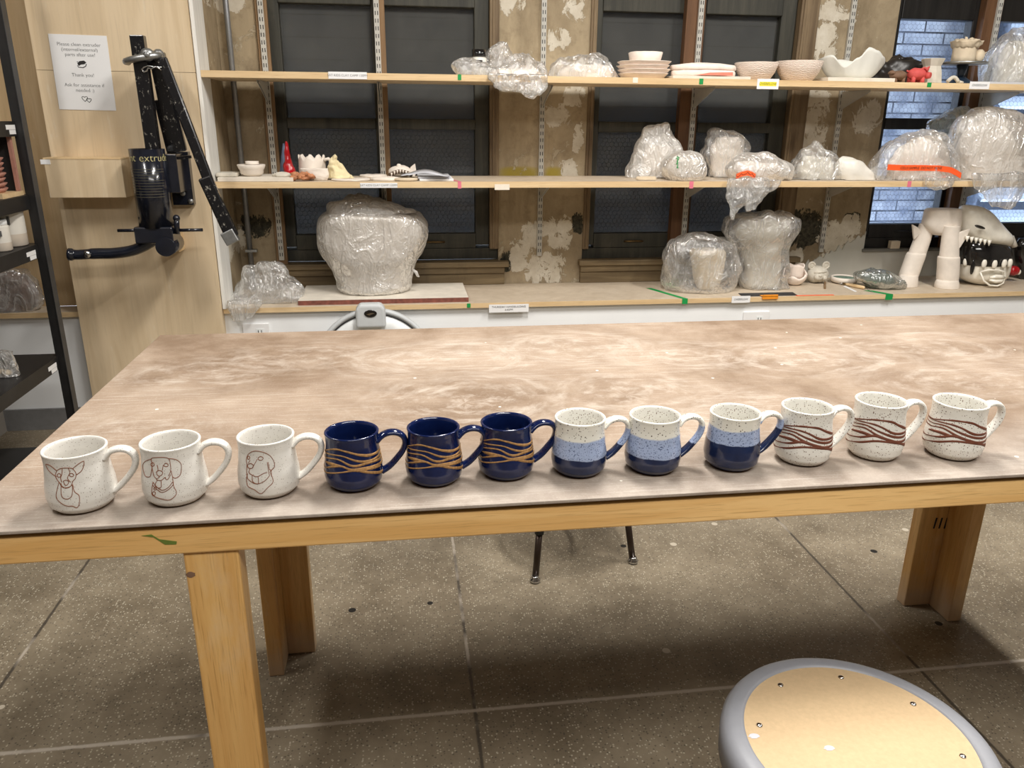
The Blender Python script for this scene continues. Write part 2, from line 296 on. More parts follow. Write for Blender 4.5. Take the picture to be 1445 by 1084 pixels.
def m_film(name, col, milk, edge, rough=.12, scale=9):
    m = Mat(name); t = m.t; out = t.nodes['Material Output']
    def ridge(sc, st, d):
        f = m.noise(m.co(st), sc, 3, .5, d); return m.math('POWER', m.math('SUBTRACT', 1, m.math('ABSOLUTE', m.math('MULTIPLY_ADD', f, 4, -2.0))), 3)
    r1 = ridge(scale, (1, 1, .5), 1.2); r2 = ridge(scale*3.2, (1, 1, .7), .8)
    h = m.math('ADD', m.math('MULTIPLY', r1, .8), m.math('MULTIPLY', r2, .3))
    bp = m.n('ShaderNodeBump', i_Strength=.85, i_Distance=.008); m.l(h, bp.inputs['Height'])
    tr = m.n('ShaderNodeBsdfTransparent'); df = m.n('ShaderNodeBsdfDiffuse'); df.inputs[0].default_value = lin(col); tl = m.n('ShaderNodeBsdfTranslucent'); tl.inputs[0].default_value = lin(col)
    gl = m.n('ShaderNodeBsdfGlossy', i_Roughness=rough); gl.inputs[0].default_value = (1, 1, 1, 1)
    for q in (df, gl): m.l(bp.outputs[0], q.inputs['Normal'])
    dt = m.n('ShaderNodeMixShader', i_0=.3); m.l(df.outputs[0], dt.inputs[1]); m.l(tl.outputs[0], dt.inputs[2])
    lw = m.n('ShaderNodeLayerWeight', i_Blend=.3)
    f = m.math('MULTIPLY_ADD', m.math('POWER', lw.outputs['Facing'], 1.5), edge, milk); f = m.math('MULTIPLY_ADD', m.math('MAXIMUM', r1, 0), .34, f); f = m.math('MULTIPLY_ADD', m.ramp(m.noise(m.co(), 10, 4), .45, .75), .14, f)
    a = m.n('ShaderNodeMixShader'); m.l(m.math('MINIMUM', f, 1), a.inputs[0]); m.l(tr.outputs[0], a.inputs[1]); m.l(dt.outputs[0], a.inputs[2])
    fr = m.n('ShaderNodeFresnel', i_IOR=1.45)
    b = m.n('ShaderNodeMixShader'); m.l(m.math('MINIMUM', m.math('MULTIPLY_ADD', fr.outputs[0], .55, .095), .5), b.inputs[0]); m.l(a.outputs[0], b.inputs[1]); m.l(gl.outputs[0], b.inputs[2]); m.l(b.outputs[0], out.inputs[0]); return m.m
M['film'] = m_film('clear_plastic_film', (248, 248, 246), .10, .34, .17, 13)
M['film_white'] = m_film('milky_plastic_film', (248, 245, 240), .50, .5, .2, 12)
M['film_thick'] = m_film('layered_plastic_wrap', (248, 245, 240), .36, .4, .17, 11)
M['film_grey'] = m_film('grey_green_plastic', (150, 160, 154), .25, .45, .2)

# ---------------------------------------------------------------- mesh helpers
class MB:
    def __init__(s): s.v = []; s.f = []; s.mi = []; s.sm = []
    def add(s, vs, fs, m=0, smooth=False):
        o = len(s.v); s.v += [tuple(p) for p in vs]
        for f in fs: s.f.append(tuple(i+o for i in f)); s.mi.append(m); s.sm.append(smooth)
        return s
    def box(s, x0, x1, y0, y1, z0, z1, m=0):
        v = [(x, y, z) for z in (z0, z1) for y in (y0, y1) for x in (x0, x1)]
        return s.add(v, [(0, 2, 3, 1), (4, 5, 7, 6), (0, 1, 5, 4), (1, 3, 7, 5), (3, 2, 6, 7), (2, 0, 4, 6)], m)
    def rings(s, rs, m=0, smooth=True, cap0=True, cap1=True, closed=True):
        n = len(rs[0]); vs = [p for r in rs for p in r]; fs = []
        for i in range(len(rs)-1):
            for j in range(n if closed else n-1):
                k = (j+1) % n; fs.append((i*n+j, i*n+k, (i+1)*n+k, (i+1)*n+j))
        s.add(vs, fs, m, smooth); o = len(s.v)-len(vs)
        for on, fc in ((cap0, tuple(range(n))[::-1]), (cap1, tuple((len(rs)-1)*n+j for j in range(n)))):
            if on: s.f.append(tuple(o+i for i in fc)); s.mi.append(m); s.sm.append(False)
        return s
    def lathe(s, prof, c=(0, 0, 0), seg=48, m=0, cap0=True, cap1=True, sq=0, wob=0, seed=0, smooth=True):
        rs = []
        for r, z in prof:
            ring = []
            for j in range(seg):
                a = 2*PI*j/seg; k = 1
                if sq: k = 1/((abs(math.cos(a))**(2+sq)+abs(math.sin(a))**(2+sq))**(1/(2+sq)))
                if wob: k *= 1+wob*noise.noise((math.cos(a)*1.7+seed, math.sin(a)*1.7, z*20))
                ring.append((c[0]+r*k*math.cos(a), c[1]+r*k*math.sin(a), c[2]+z+(wob*r*.5*noise.noise((math.cos(a)*2.3, math.sin(a)*2.3+seed, 4)) if wob and z > .004 else 0)))
            rs.append(ring)
        return s.rings(rs, m, smooth, cap0, cap1)
    def tube(s, pts, r, seg=10, m=0, flat=1.0, smooth=True, up=(0, 0, 1)):
        P = [Vector(p) for p in pts]; n = len(P); R = r if isinstance(r, (list, tuple)) else [r]*n
        T = [(P[min(i+1, n-1)]-P[max(i-1, 0)]).normalized() for i in range(n)]
        a = T[0].cross(Vector(up)); a = a if a.length > 1e-3 else T[0].cross(Vector((1, 0, 0))); a.normalize(); rs = []
        for i in range(n):
            a = (a-T[i]*a.dot(T[i])).normalized(); b = T[i].cross(a)
            rs.append([P[i]+a*(R[i]*math.cos(2*PI*j/seg))+b*(R[i]*flat*math.sin(2*PI*j/seg)) for j in range(seg)])
        return s.rings(rs, m, smooth)
    def bar(s, A, B, w, d, m=0, right=(1, 0, 0)):
        A = Vector(A); B = Vector(B); t = (B-A).normalized(); a = Vector(right); a = (a-t*a.dot(t)).normalized(); b = t.cross(a)
        q = [(-1, -1), (1, -1), (1, 1), (-1, 1)]
        return s.rings([[P+a*(x*w/2)+b*(y*d/2) for x, y in q] for P in (A, B)], m, False)
    def ball(s, c, rx, ry=None, rz=None, seg=20, m=0, fn=None):
        ry = ry or rx; rz = rz or rx; k = seg//2; rs = []
        for i in range(1, k):
            f = PI*i/k; ring = []
            for j in range(seg):
                a = 2*PI*j/seg; p = Vector((math.sin(f)*math.cos(a), math.sin(f)*math.sin(a), -math.cos(f)))
                if fn: p = p*fn(p)
                ring.append((c[0]+rx*p.x, c[1]+ry*p.y, c[2]+rz*p.z))
            rs.append(ring)
        return s.rings(rs, m)
    def stroke(s, pts, w, y, m=0, t=.0004):
        # a flat pen stroke lying on a wall plane (x, z) at depth y
        P = [Vector((a, 0, b)) for a, b in pts]; n = len(P); rs = []
        for i in range(n):
            d = (P[min(i+1, n-1)]-P[max(i-1, 0)]).normalized(); nn = Vector((-d.z, 0, d.x))*w/2
            rs.append([(P[i].x-nn.x, y, P[i].z-nn.z), (P[i].x+nn.x, y, P[i].z+nn.z), (P[i].x+nn.x, y-t, P[i].z+nn.z), (P[i].x-nn.x, y-t, P[i].z-nn.z)])
        return s.rings(rs, m, False)
    def poly(s, pts, y0, y1, m=0):
        # an (x, z) outline given thickness between y0 and y1
        n = len(pts); return s.rings([[(x, y, z) for x, z in pts] for y in (y0, y1)], m, False)
def root_loc(p):
    o = Vector((0, 0, 0))
    while p is not None: o += p.location; p = p.parent
    return o
def obj(name, mb, mats, parent=None, bevel=0, seg=2, subsurf=0):
    me = bpy.data.meshes.new(name); o = root_loc(parent)
    me.from_pydata([(v[0]-o.x, v[1]-o.y, v[2]-o.z) for v in mb.v], [], mb.f)
    for k in (mats if isinstance(mats, (list, tuple)) else [mats]): me.materials.append(M[k] if isinstance(k, str) else k)
    me.polygons.foreach_set('material_index', mb.mi); me.polygons.foreach_set('use_smooth', mb.sm); me.update()
    ob = bpy.data.objects.new(name, me); C.objects.link(ob); ob.parent = parent
    if bevel:
        b = ob.modifiers.new('bevel', 'BEVEL'); b.width = bevel; b.segments = seg; b.limit_method = 'ANGLE'; b.angle_limit = .6
    if subsurf:
        q = ob.modifiers.new('sub', 'SUBSURF'); q.levels = q.render_levels = subsurf
    return ob
def tag(o, label=None, cat=None, group=None, kind=None):
    if label: o['label'] = label
    if cat: o['category'] = cat
    if group: o['group'] = group
    if kind: o['kind'] = kind
    return o
def thing(name, label, cat, loc=(0, 0, 0), group=None):
    o = bpy.data.objects.new(name, None); C.objects.link(o); o.location = loc; o.empty_display_size = .05
    return tag(o, label, cat, group)
def struct(name, mb, mats, parent=None, bevel=0):
    o = obj(name, mb, mats, parent, bevel)
    if parent is None: o['kind'] = 'structure'
    return o
def dup(root, loc, rotz=0, label=None, group=None):
    r = root.copy(); C.objects.link(r); r.location = loc; r.rotation_euler = (0, 0, rotz)
    if label: r['label'] = label
    if group: r['group'] = group
    for ch in list(root.children):
        c = ch.copy(); C.objects.link(c); c.parent = r
        for g in list(ch.children):
            d = g.copy(); C.objects.link(d); d.parent = c
    return r
def glyphs(s, size, align):
    cu = bpy.data.curves.new('t', 'FONT'); cu.body = s; cu.size = size; cu.align_x = align; cu.align_y = 'CENTER'; cu.extrude = .0003; cu.resolution_u = 3; cu.offset = -size*.016
    o = bpy.data.objects.new('t', cu); C.objects.link(o); me = bpy.data.meshes.new_from_object(o.evaluated_get(bpy.context.evaluated_depsgraph_get()))
    bpy.data.objects.remove(o); bpy.data.curves.remove(cu); return me
def text(s, size, loc, mat, parent, rot=(PI/2, 0, 0), align='CENTER', squeeze=1.0, name='lettering', shear=0):
    me = glyphs(s, size, align); R = Matrix.Rotation(rot[1], 3, 'Y') if rot[1] else Matrix.Identity(3); o_ = Vector(loc)-root_loc(parent)
    for v in me.vertices: v.co = R @ Vector(((v.co.x+shear*v.co.y)*squeeze, -v.co.z, v.co.y))+o_
    me.materials.clear(); me.materials.append(M[mat]); o = bpy.data.objects.new(name, me); C.objects.link(o); o.parent = parent; return o
def crumple(o, amp, scale, seed=0, floor=None, mode='film', wall=None):
    me = o.data; nn = [v.normal.copy() for v in me.vertices]
    for v, n in zip(me.vertices, nn):
        p = v.co*scale+Vector((seed*3.1, seed*1.7, seed*.9))
        q = p+Vector((noise.noise(p*.7), noise.noise(p*.7+Vector((5, 0, 0))), noise.noise(p*.7+Vector((0, 7, 0)))))*.8
        if mode == 'film':
            q.z *= .55; h = (1-abs(noise.noise(q*.55))*2.2)**1+.0; h = max(h, -.3)*.8+.5*(1-2.4*abs(noise.noise(q*1.3+Vector((9, 2, 4)))))-.75
        else: h = noise.fractal(p, .6, 2.0, 4)
        v.co += n*(amp*h)
        if floor is not None and v.co.z < floor: v.co.z = floor
        if wall is not None and v.co.y > wall: v.co.y = wall
    me.update()
def interp(rows, t):
    n = len(rows)-1; x = t*n; i = min(int(x), n-1); f = x-i
    g = lambda k: rows[max(0, min(n, k))]
    out = []
    for a, b, c, d in zip(g(i-1), g(i), g(i+1), g(i+2)):
        out.append(.5*((2*b)+(c-a)*f+(2*a-5*b+4*c-d)*f*f+(3*b-a-3*c+d)*f**3))
    return out
def trace(mb, rows, Y, dk=.6, dmin=.012, dmax=.12, seg=40, n=26, zbase=None, ztop=None, sq=.5, lean=0, m=0):
    """solid from outline rows (photo y, left x, right x) standing at depth Y; its own depth follows its width"""
    W = []
    for y, xl, xr in rows:
        a = on_y(xl, y, Y); b = on_y(xr, y, Y); W.append([(a.x+b.x)/2, (b.x-a.x)/2, (a.z+b.z)/2])
    if zbase is not None:
        z0, z1 = W[0][2], W[-1][2]; k = (z0-zbase)/(z0-z1)
        for w in W: w[2] = zbase+(w[2]-z1)*k
    rs = []
    for i in range(n+1):
        cx, hw, z = interp(W, i/n); hw = max(hw, .002); hd = max(dmin, min(dmax, dk*hw)); ring = []
        for j in range(seg):
            a = 2*PI*j/seg; c, s_ = math.cos(a), math.sin(a); e = 2/(2+sq)
            ring.append((cx+hw*math.copysign(abs(c)**e, c), Y+lean*(z-W[-1][2])+hd*math.copysign(abs(s_)**e, s_), z))
        rs.append(ring)
    # close both ends softly with shrinking rings
    def close(r):
        c = sum((Vector(p) for p in r), Vector())/len(r); return [[c+(Vector(p)-c)*k for p in r] for k in (.12, .55)]
    rs = close(rs[0])+rs+close(rs[-1])[::-1]
    return mb.rings(rs, m)

# ---------------------------------------------------------------- the room
M['room_paint'] = plain('grey_brick_paint', (128, 122, 114), .8, var=.08, scale=3)
XL, XR, YB, YF, ZC = -1.80, 4.6, 4.0, -2.6, 3.05
ZT, ZM, ZU = .546, 1.0955, 1.536          # ledge top, middle shelf top, upper shelf top
YL, YP = 3.555, 3.53                      # front of shelves and ledge, face of the plywood board
struct('floor', MB().box(XL, XR, YF, 3.9, -.08, 0), 'floor')
struct('ceiling', MB().box(XL-.1, XR+.1, YF-.1, 4.3, ZC, ZC+.08), 'room_paint')
struct('wall_left', MB().box(XL-.1, XL, YF, 4.2, 0, ZC), 'room_paint')
struct('wall_right', MB().box(XR, XR+.1, YF, 4.2, 0, ZC), 'room_paint')
struct('wall_front', MB().box(XL-.1, XR+.1, YF-.1, YF, 0, ZC), 'room_paint')
struct('wall_lower', MB().box(XL, XR, 3.575, 3.70, 0, ZT-.022), 'white_paint')
struct('baseboard_back', MB().box(XL, XR, 3.563, 3.575, 0, .10), plain('grey_baseboard', (126, 126, 126), .5))
W1 = (-.62, .49); W2 = (.93, 2.08); W3 = (2.51, 4.35); ZH = 1.98
wb = MB()
for x0, x1 in ((XL, W1[0]), (W1[1], W2[0]), (W2[1], W3[0]), (W3[1], XR)): wb.box(x0, x1, YB, YB+.25, .5, ZC)
for x0, x1 in (W1, W2, W3): wb.box(x0, x1, YB, YB+.25, ZH, ZC); wb.box(x0, x1, YB, YB+.25, .5, .70 if x0 > 2.4 else .55)
wall_back = struct('wall_back', wb, 'plaster')
def jag(x0, x1, z0, z1, seed, y=YB, m=0, mb=None, rough=.22, n=46, t=.003):
    cx, cz, rx, rz = (x0+x1)/2, (z0+z1)/2, (x1-x0)/2, (z1-z0)/2; pts = []
    for i in range(n):
        a = 2*PI*i/n; c, s_ = math.cos(a), math.sin(a); k = 1/(abs(c)**3+abs(s_)**3)**(1/3)
        k *= 1+rough*noise.noise((c*1.8+seed, s_*1.8, seed))+rough*.8*noise.noise((c*6+seed, s_*6, 3))
        pts.append((max(-9, cx+rx*k*c), cz+rz*k*s_))
    mb.poly(pts, y-t, y+.002, m)
sk = MB(); pts = [(W2[1]+.02, ZT), (W2[1]+.02, ZT+.02)]
for i in range(60):
    x = W2[1]+.02+i*(W3[0]-W2[1]-.02)/59; pts.append((x, ZT+.05+.19*(i/59)**1.2+.035*noise.noise((i*.33, 2, 0))+.02*noise.noise((i*1.3, 5, 0))))
pts += [(W3[0], .70), (XR, .70), (XR, ZT)]
sk.poly(pts, YB-.006, YB+.002); struct('skim_coat', sk, 'skim', wall_back)
# return wall left of the window bay, its white trim board, the plywood boards and the ledge
struct('trim_1', MB().box(-.80, -.785, 3.545, 3.72, ZT, ZC), 'white_trim')
struct('wall_return', MB().box(-.84, -.80, 3.58, 4.0, ZT-.02, ZC), 'plaster')
struct('wall_return_plaster', MB().box(-.80, -.79, 3.72, 4.0, ZT, ZC), 'plaster')
a_, b_ = on_y(35, 0, YP), on_y(131, 545, YP)
PX0, PX1 = -1.40, -.803
struct('wall_plywood', MB().box(PX0, PX1, YP, YP+.05, 0.0, 1.5245).box(PX0, PX1, YP, YP+.05, 1.526, ZC), 'ply')
struct('wall_plywood_behind', MB().box(XL, PX1-.04, 3.68, 3.70, ZT, ZC), 'ply_dark')
tag(obj('window_ledge', MB().box(XL, PX0-.001, YL, 3.68, ZT-.022, ZT).box(-.80, XR, YL, YB-.006, ZT-.022, ZT), ['ledge'], bevel=.001), 'long tan wooden ledge board running under the windows', 'ledge')
ed = MB().box(XL, PX0-.001, YL-.004, YL-.0002, ZT-.022, ZT).box(-.80, XR, YL-.004, YL-.0002, ZT-.022, ZT)
obj('edge_band', ed, 'board_edge', bpy.data.objects['window_ledge'])
tag(obj('wall_conduit', MB().tube([(-.735, 3.955, ZT), (-.735, 3.955, 3.0)], .013, 12), 'conduit'), 'thin grey vertical conduit pipe in the corner beside the white trim', 'pipe')
cd = bpy.data.objects['wall_conduit']; obj('clamp', MB().box(-.755, -.70, 3.94, 3.97, .735, .747), 'zinc', cd)

# ---------------------------------------------------------------- windows
def hexwire(x0, x1, z0, z1, y, a=.0135, r=.0006):
    mb = MB(); dx = a*math.sqrt(3); dz = a*1.5; k = 0
    def seg(p, q):
        if not (x0 < min(p[0], q[0]) and max(p[0], q[0]) < x1 and z0 < min(p[1], q[1]) and max(p[1], q[1]) < z1): return
        d = Vector((q[0]-p[0], 0, q[1]-p[1])); n = Vector((-d.z, 0, d.x)).normalized()*r
        mb.add([(p[0]+n.x, y, p[1]+n.z), (p[0]-n.x, y, p[1]-n.z), (p[0], y-r, p[1]), (q[0]+n.x, y, q[1]+n.z), (q[0]-n.x, y, q[1]-n.z), (q[0], y-r, q[1])], [(0, 2, 5, 3), (2, 1, 4, 5), (1, 0, 3, 4)])
    z = z0
    while z < z1:
        x = x0+(dx/2 if k % 2 else 0)
        while x < x1+dx:
            seg((x, z+a/2), (x, z-a/2)); seg((x, z+a/2), (x+dx/2, z+a)); seg((x, z+a/2), (x-dx/2, z+a)); x += dx
        z += dz; k += 1
    return mb
def window(name, X0, X1, panes, z_sill, z_bot, bars, ztop, frame, glass, casing, label):
    w = thing(name, label, 'window', ((X0+X1)/2, YB, z_sill)); w['kind'] = 'structure'
    cs = MB()
    if casing:
        for x0, x1 in casing:
            cs.box(x0, x1, YB-.012, YB+.06, z_bot-.075, ZH); cs.box(x0+.012, x0+.026, YB-.018, YB, z_bot-.07, ZH)
        obj('casing', cs, 'old_casing', w, .003)
    f = MB(); xs = [p for q in panes for p in q]; y0, y1 = YB+.03, YB+.09
    f.box(X0 if not casing else casing[0][1] if casing[0][0] < panes[0][0] else X0, panes[0][0], y0, y1, z_bot-.06, ZH)
    for a, b in zip(panes[:-1], panes[1:]): f.box(a[1], b[0], y0, y1, z_bot-.06, ZH)
    f.box(panes[-1][1], X1 if len(casing) < 1 else casing[-1][0] if casing[-1][0] > panes[-1][1] else X1, y0, y1, z_bot-.06, ZH)
    obj('sash_stile', f, frame, w, .004)
    for z0, z1, nm in ((z_bot-.075, z_bot, 'bottom_rail'), (bars[0], bars[1], 'meeting_rail'), (ztop, ZH, 'top_rail')):
        r = MB()
        for a, b in panes: r.box(a-.002, b+.002, y0-.006, y1-.004, z0, z1)
        obj(nm, r, frame, w, .004)
    ob = MB().box(X0+.001, X1-.001, YB+.02, YB+.12, z_bot-.13, z_bot-.075); obj('bottom_frame', ob, frame, w, .003)
    for a, b in panes:
        for z0, z1 in ((z_bot, bars[0]), (bars[1], ztop)):
            p = obj('pane', MB().box(a-.003, b+.003, YB+.066, YB+.070, z0-.003, z1+.003), glass, w)
            if frame == 'black_frame' or z0 < 1.2: obj('wire_netting', hexwire(a, b, z0, z1, YB+.065), 'wire', p)
    for a, b in panes:
        lf = MB(); c = (a+b)/2; lf.tube([(c-.05, YB+.022, z_bot-.042), (c-.035, YB+.012, z_bot-.04), (c+.035, YB+.012, z_bot-.04), (c+.05, YB+.022, z_bot-.042)], .005, 8)
        obj('sash_lift', lf, 'brass' if frame != 'black_frame' else 'black_metal', w)
    return w
w1 = window('window_1', *W1, [(-.52, -.105), (-.045, .375)], .55, .804, (1.308, 1.357), 1.852, 'old_frame', 'glass_dark', [(.445, .49)], 'dark two sash wired window behind the big wrapped pot')
w2 = window('window_2', *W2, [(.998, 1.425), (1.515, 1.905)], .55, .797, (1.302, 1.353), 1.855, 'old_frame', 'glass_dark', [(.93, .962), (1.985, 2.08)], 'dark two sash wired window in the middle of the wall')
w3 = window('window_3', *W3, [(2.545, 2.945), (3.085, 3.60), (3.68, 4.30)], .70, .833, (1.327, 1.384), 1.86, 'black_frame', 'glass_clear', [], 'black framed wired window looking onto pale bricks')
for w, (a, b) in ((w1, W1), (w2, W2)):
    s_ = MB().box(a-.02, b+.05, YB-.045, YB+.05, .640, .668).box(a-.01, b+.03, YB-.03, YB+.05, .605, .640).box(a-.01, b+.03, YB-.022, YB+.05, ZT, .605)
    obj('sill', s_, 'old_sill', w, .004)
obj('sill', MB().box(W3[0]-.01, W3[1], YB-.02, YB+.03, .688, .703), plain('thin_grey_sill', (120, 118, 110), .6), w3, .002)
# outdoors
struct('exterior_siding', MB().box(-1.2, 2.35, 4.62, 4.70, -.5, 3.2), 'siding')
struct('exterior_brick', MB().box(2.36, 4.14, 5.4, 5.5, -1, 4.5), 'brick')
pp = MB()
for x, r in ((3.90, .05), (4.01, .04), (4.10, .05)): pp.tube([(x, 5.3, -1), (x, 5.3, 4.5)], r, 14)
struct('exterior_drainpipe', pp, plain('dark_blue_pipe', (62, 74, 92), .5, var=.2))
lv = MB(); z = .2
while z < 3.2:
    lv.add([(4.2, 5.3, z), (7.5, 5.3, z), (7.5, 5.42, z+.07), (4.2, 5.42, z+.07), (4.2, 5.31, z-.02), (7.5, 5.31, z-.02), (7.5, 5.43, z+.05), (4.2, 5.43, z+.05)], [(0, 1, 2, 3), (4, 7, 6, 5), (0, 4, 5, 1), (3, 2, 6, 7), (0, 3, 7, 4), (1, 5, 6, 2)]); z += .16
struct('exterior_stair_slats', lv, plain('pale_metal_tread', (206, 214, 224), .5))
struct('exterior_wall_far', MB().box(4.1, 8, 5.9, 6.0, -1, 4.5), plain('dark_outer_wall', (60, 68, 80), .8))

# ---------------------------------------------------------------- work table
TT = .867; TX0, TX1, TY0, TY1 = -.573, 1.81, .941, 1.880
tb = thing('work_table', 'long pine work table with clay dusted brown hardboard top', 'table', (.6, 1.4, 0))
obj('tabletop', MB().box(TX0, TX1, TY0-.006, TY1, TT-.005, TT), ['table'], tb, .0012)
obj('top_board', MB().box(TX0+.012, TX1-.012, TY0+.014, TY1-.014, TT-.012, TT-.0051), 'hardboard_edge', tb)
za, zb = TT-.0505, TT-.0121
for y0 in (TY0, TY1-.089): obj('apron', MB().box(TX0, TX1, y0, y0+.089, za, zb), 'pine', tb, .0025)
for x0 in (TX0, TX1-.089): obj('end_apron', MB().box(x0, x0+.089, TY0+.0895, TY1-.0895, za, zb), 'pine', tb, .0025)
gp = MB(); q0 = on_y(200, 757, TY0); q1 = on_y(250, 767, TY0); gp.poly([(q0.x, q0.z+.001), (q0.x+.012, q0.z+.002), ((q0.x+q1.x)/2, (q0.z+q1.z)/2+.001), (q1.x, q1.z+.003), (q1.x-.001, q1.z-.001), ((q0.x+q1.x)/2+.006, q1.z-.0005), (q0.x+.014, q0.z-.002)], TY0-.0006, TY0+.001)
tag(obj('paint_smear', gp, 'green_paint', tb), 'green paint smear on the front rail')
fm = MB().box(-.298, -.228, .945, .983, 0, za-.0005).box(-.298, -.260, .9835, 1.068, 0, za-.0005); lg = obj('leg', fm, 'pine_leg', tb, .003)
p = on_y(269, 811, .945); obj('knot', MB().poly([(p.x+.0055*math.cos(j*PI/7)*(1+.2*math.sin(2*j)), p.z+.0045*math.sin(j*PI/7)) for j in range(14)], .9445, .9465), 'dark_brown', lg)
fm = MB().box(1.445, 1.515, .945, .983, 0, za-.0005).box(1.477, 1.515, .9835, 1.068, 0, za-.0005); obj('leg', fm, 'pine_leg', tb, .003)
fm = MB().box(-.376, -.338, 1.722, 1.806, 0, za-.0005).box(-.376, -.268, 1.8065, 1.8445, 0, za-.0005); obj('leg', fm, 'pine_leg', tb, .003)
fm = MB().box(1.515, 1.555, 1.716, 1.802, 0, za-.0005).box(1.435, 1.555, 1.8025, 1.8405, 0, za-.0005); lg = obj('leg', fm, 'pine_leg', tb, .003)
mk = MB()
for i in range(3):
    p = on_y(1318+7.5*i, 739, 1.802); mk.poly([(p.x, p.z-.016), (p.x+.0045, p.z-.016), (p.x+.008, p.z+.018), (p.x+.003, p.z+.018)], 1.8015, 1.803)
obj('stamp_mark', mk, 'ink', lg)

# ---------------------------------------------------------------- mugs
def prof(t, k=1.0):
    T = [0, .03, .12, .25, .4, .6, .8, .93, 1.0]; Rr = [.0275, .0325, .0388, .0406, .0400, .0376, .0360, .0364, .0374]
    for i in range(8):
        if t <= T[i+1]: f = (t-T[i])/(T[i+1]-T[i]); f = f*f*(3-2*f)*.4+f*.6; return (Rr[i]+(Rr[i+1]-Rr[i])*f)*k
    return Rr[-1]*k
def on_mug(th, t, h, k, off): r = prof(t, k)+off; a = math.radians(th); return Vector((r*math.cos(a), r*math.sin(a), t*h))
def smooth_line(L, sub=6):
    n = len(L)-1; return [interp(L, i/(n*sub)) for i in range(n*sub+1)] if n > 0 else L
def carve(mb, lines, h, k, width, m=1, taper=False, off=.0003):
    for L in lines:
        P = [on_mug(a, b/1000, h, k, off) for a, b in smooth_line(L, 5)]; n = len(P); rs = []
        for i, p in enumerate(P):
            d = (P[min(i+1, n-1)]-P[max(i-1, 0)]).normalized(); nrm = Vector((p.x, p.y, 0)).normalized(); s_ = d.cross(nrm)
            w = width*(1 if not taper else (.35+.75*math.sin(PI*min(1, max(0, i/(n-1))))+.35*noise.noise(p*60)))/2
            rs.append([p-s_*w-nrm*.0006, p+s_*w-nrm*.0006, p+s_*w*.7+nrm*.0002, p-s_*w*.7+nrm*.0002])
        mb.rings(rs, m, True)
def mug(name, label, group, h, k, mats, handle_mat, lines=None, width=.001, taper=False, inside=None):
    root = thing(name, label, 'mug', (0, 0, 0), group)
    P = [(prof(i/40, k), h*i/40) for i in range(41)]
    P = [(P[0][0]-.004, .0006), (P[0][0]-.0015, 0)]+P[1:40]+[(P[40][0]-.0002, h-.0012), (P[40][0]-.0016, h)]
    P += [(prof(1, k)-.0032, h-.0006)]; inn = P[-1:]+[(prof(i/40, k)-.0042, max(.006, h*i/40)) for i in range(39, 3, -1)]+[(prof(.1, k)-.012, .0055), (.004, .005)]
    bm_ = MB(); bm_.lathe(P, seg=72, cap1=False); bm_.lathe(inn, seg=72, m=3, cap0=False)
    bm_.lathe([(prof(0, k)-.001, .0001), (prof(.03, k)*.985+.0008, .0022)], seg=48, m=2, cap0=False, cap1=False)
    if lines: carve(bm_, lines, h, k, width, 1, taper)
    b = obj('body', bm_, [mats[0], mats[-1], 'tan_slip', inside or mats[0]], root)
    hp = [(.0345*k, .80), (.042, .885), (.052, .93), (.063, .915), (.0705, .84), (.0725, .73), (.069, .59), (.060, .44), (.050, .31), (.0395*k, .225)]
    pts = [Vector((x, 0, z*h)) for x, z in smooth_line(hp, 4)]
    n = len(pts); rad = [.0072-.0016*math.sin(PI*i/(n-1))+(.0022*max(0, 1-i/5)) for i in range(n)]
    obj('handle', strap(pts, rad), handle_mat, root)
    return root
def strap(pts, rad):
    rs = []; n = len(pts); mb = MB()
    for i, p in enumerate(pts):
        d = (pts[min(i+1, n-1)]-pts[max(i-1, 0)]).normalized(); nrm = Vector((-d.z, 0, d.x)); ring = []
        for j in range(14):
            a = 2*PI*j/14; ring.append(p+Vector((0, 1, 0))*(rad[i]*1.35*math.cos(a))+nrm*(.0042*math.sin(a)))
        rs.append(ring)
    return mb.rings(rs, 0)
DOG1= [[(255,792),(243,866),(230,869),(232,797),(244,733),(253,698)],[(255,792),(264,834),(279,833),(284,814)],[(284,814),(294,874),(304,904),(303,831),(298,758),(291,721),(288,715)],[(255,792),(251,723),(253,659),(257,610),(260,556)],[(284,814),(288,741),(286,661),(281,617),(278,555)],[(266,827),(264,744),(261,678),(262,612)],[(277,828),(278,754),(273,675),(277,606)],[(262,721),(261,702),(258,691),(256,694),(255,709),(255,729),(257,745),(259,750),(261,740),(262,721)],[(284,715),(283,698),(281,692),(278,698),(277,712),(277,731),(279,742),(281,743),(283,732),(284,715)],[(265,629),(270,644),(274,618),(271,567),(267,569),(265,629)],[(260,596),(262,536),(269,523),(276,541),(279,581)],[(262,547),(267,517),(274,526)],[(257,611),(252,493),(249,358),(256,277),(266,223),(274,218),(280,180),(285,241),(287,379),(281,454),(280,570)],[(260,556),(259,432),(261,365),(268,341),(275,377),(278,457),(279,555)]]
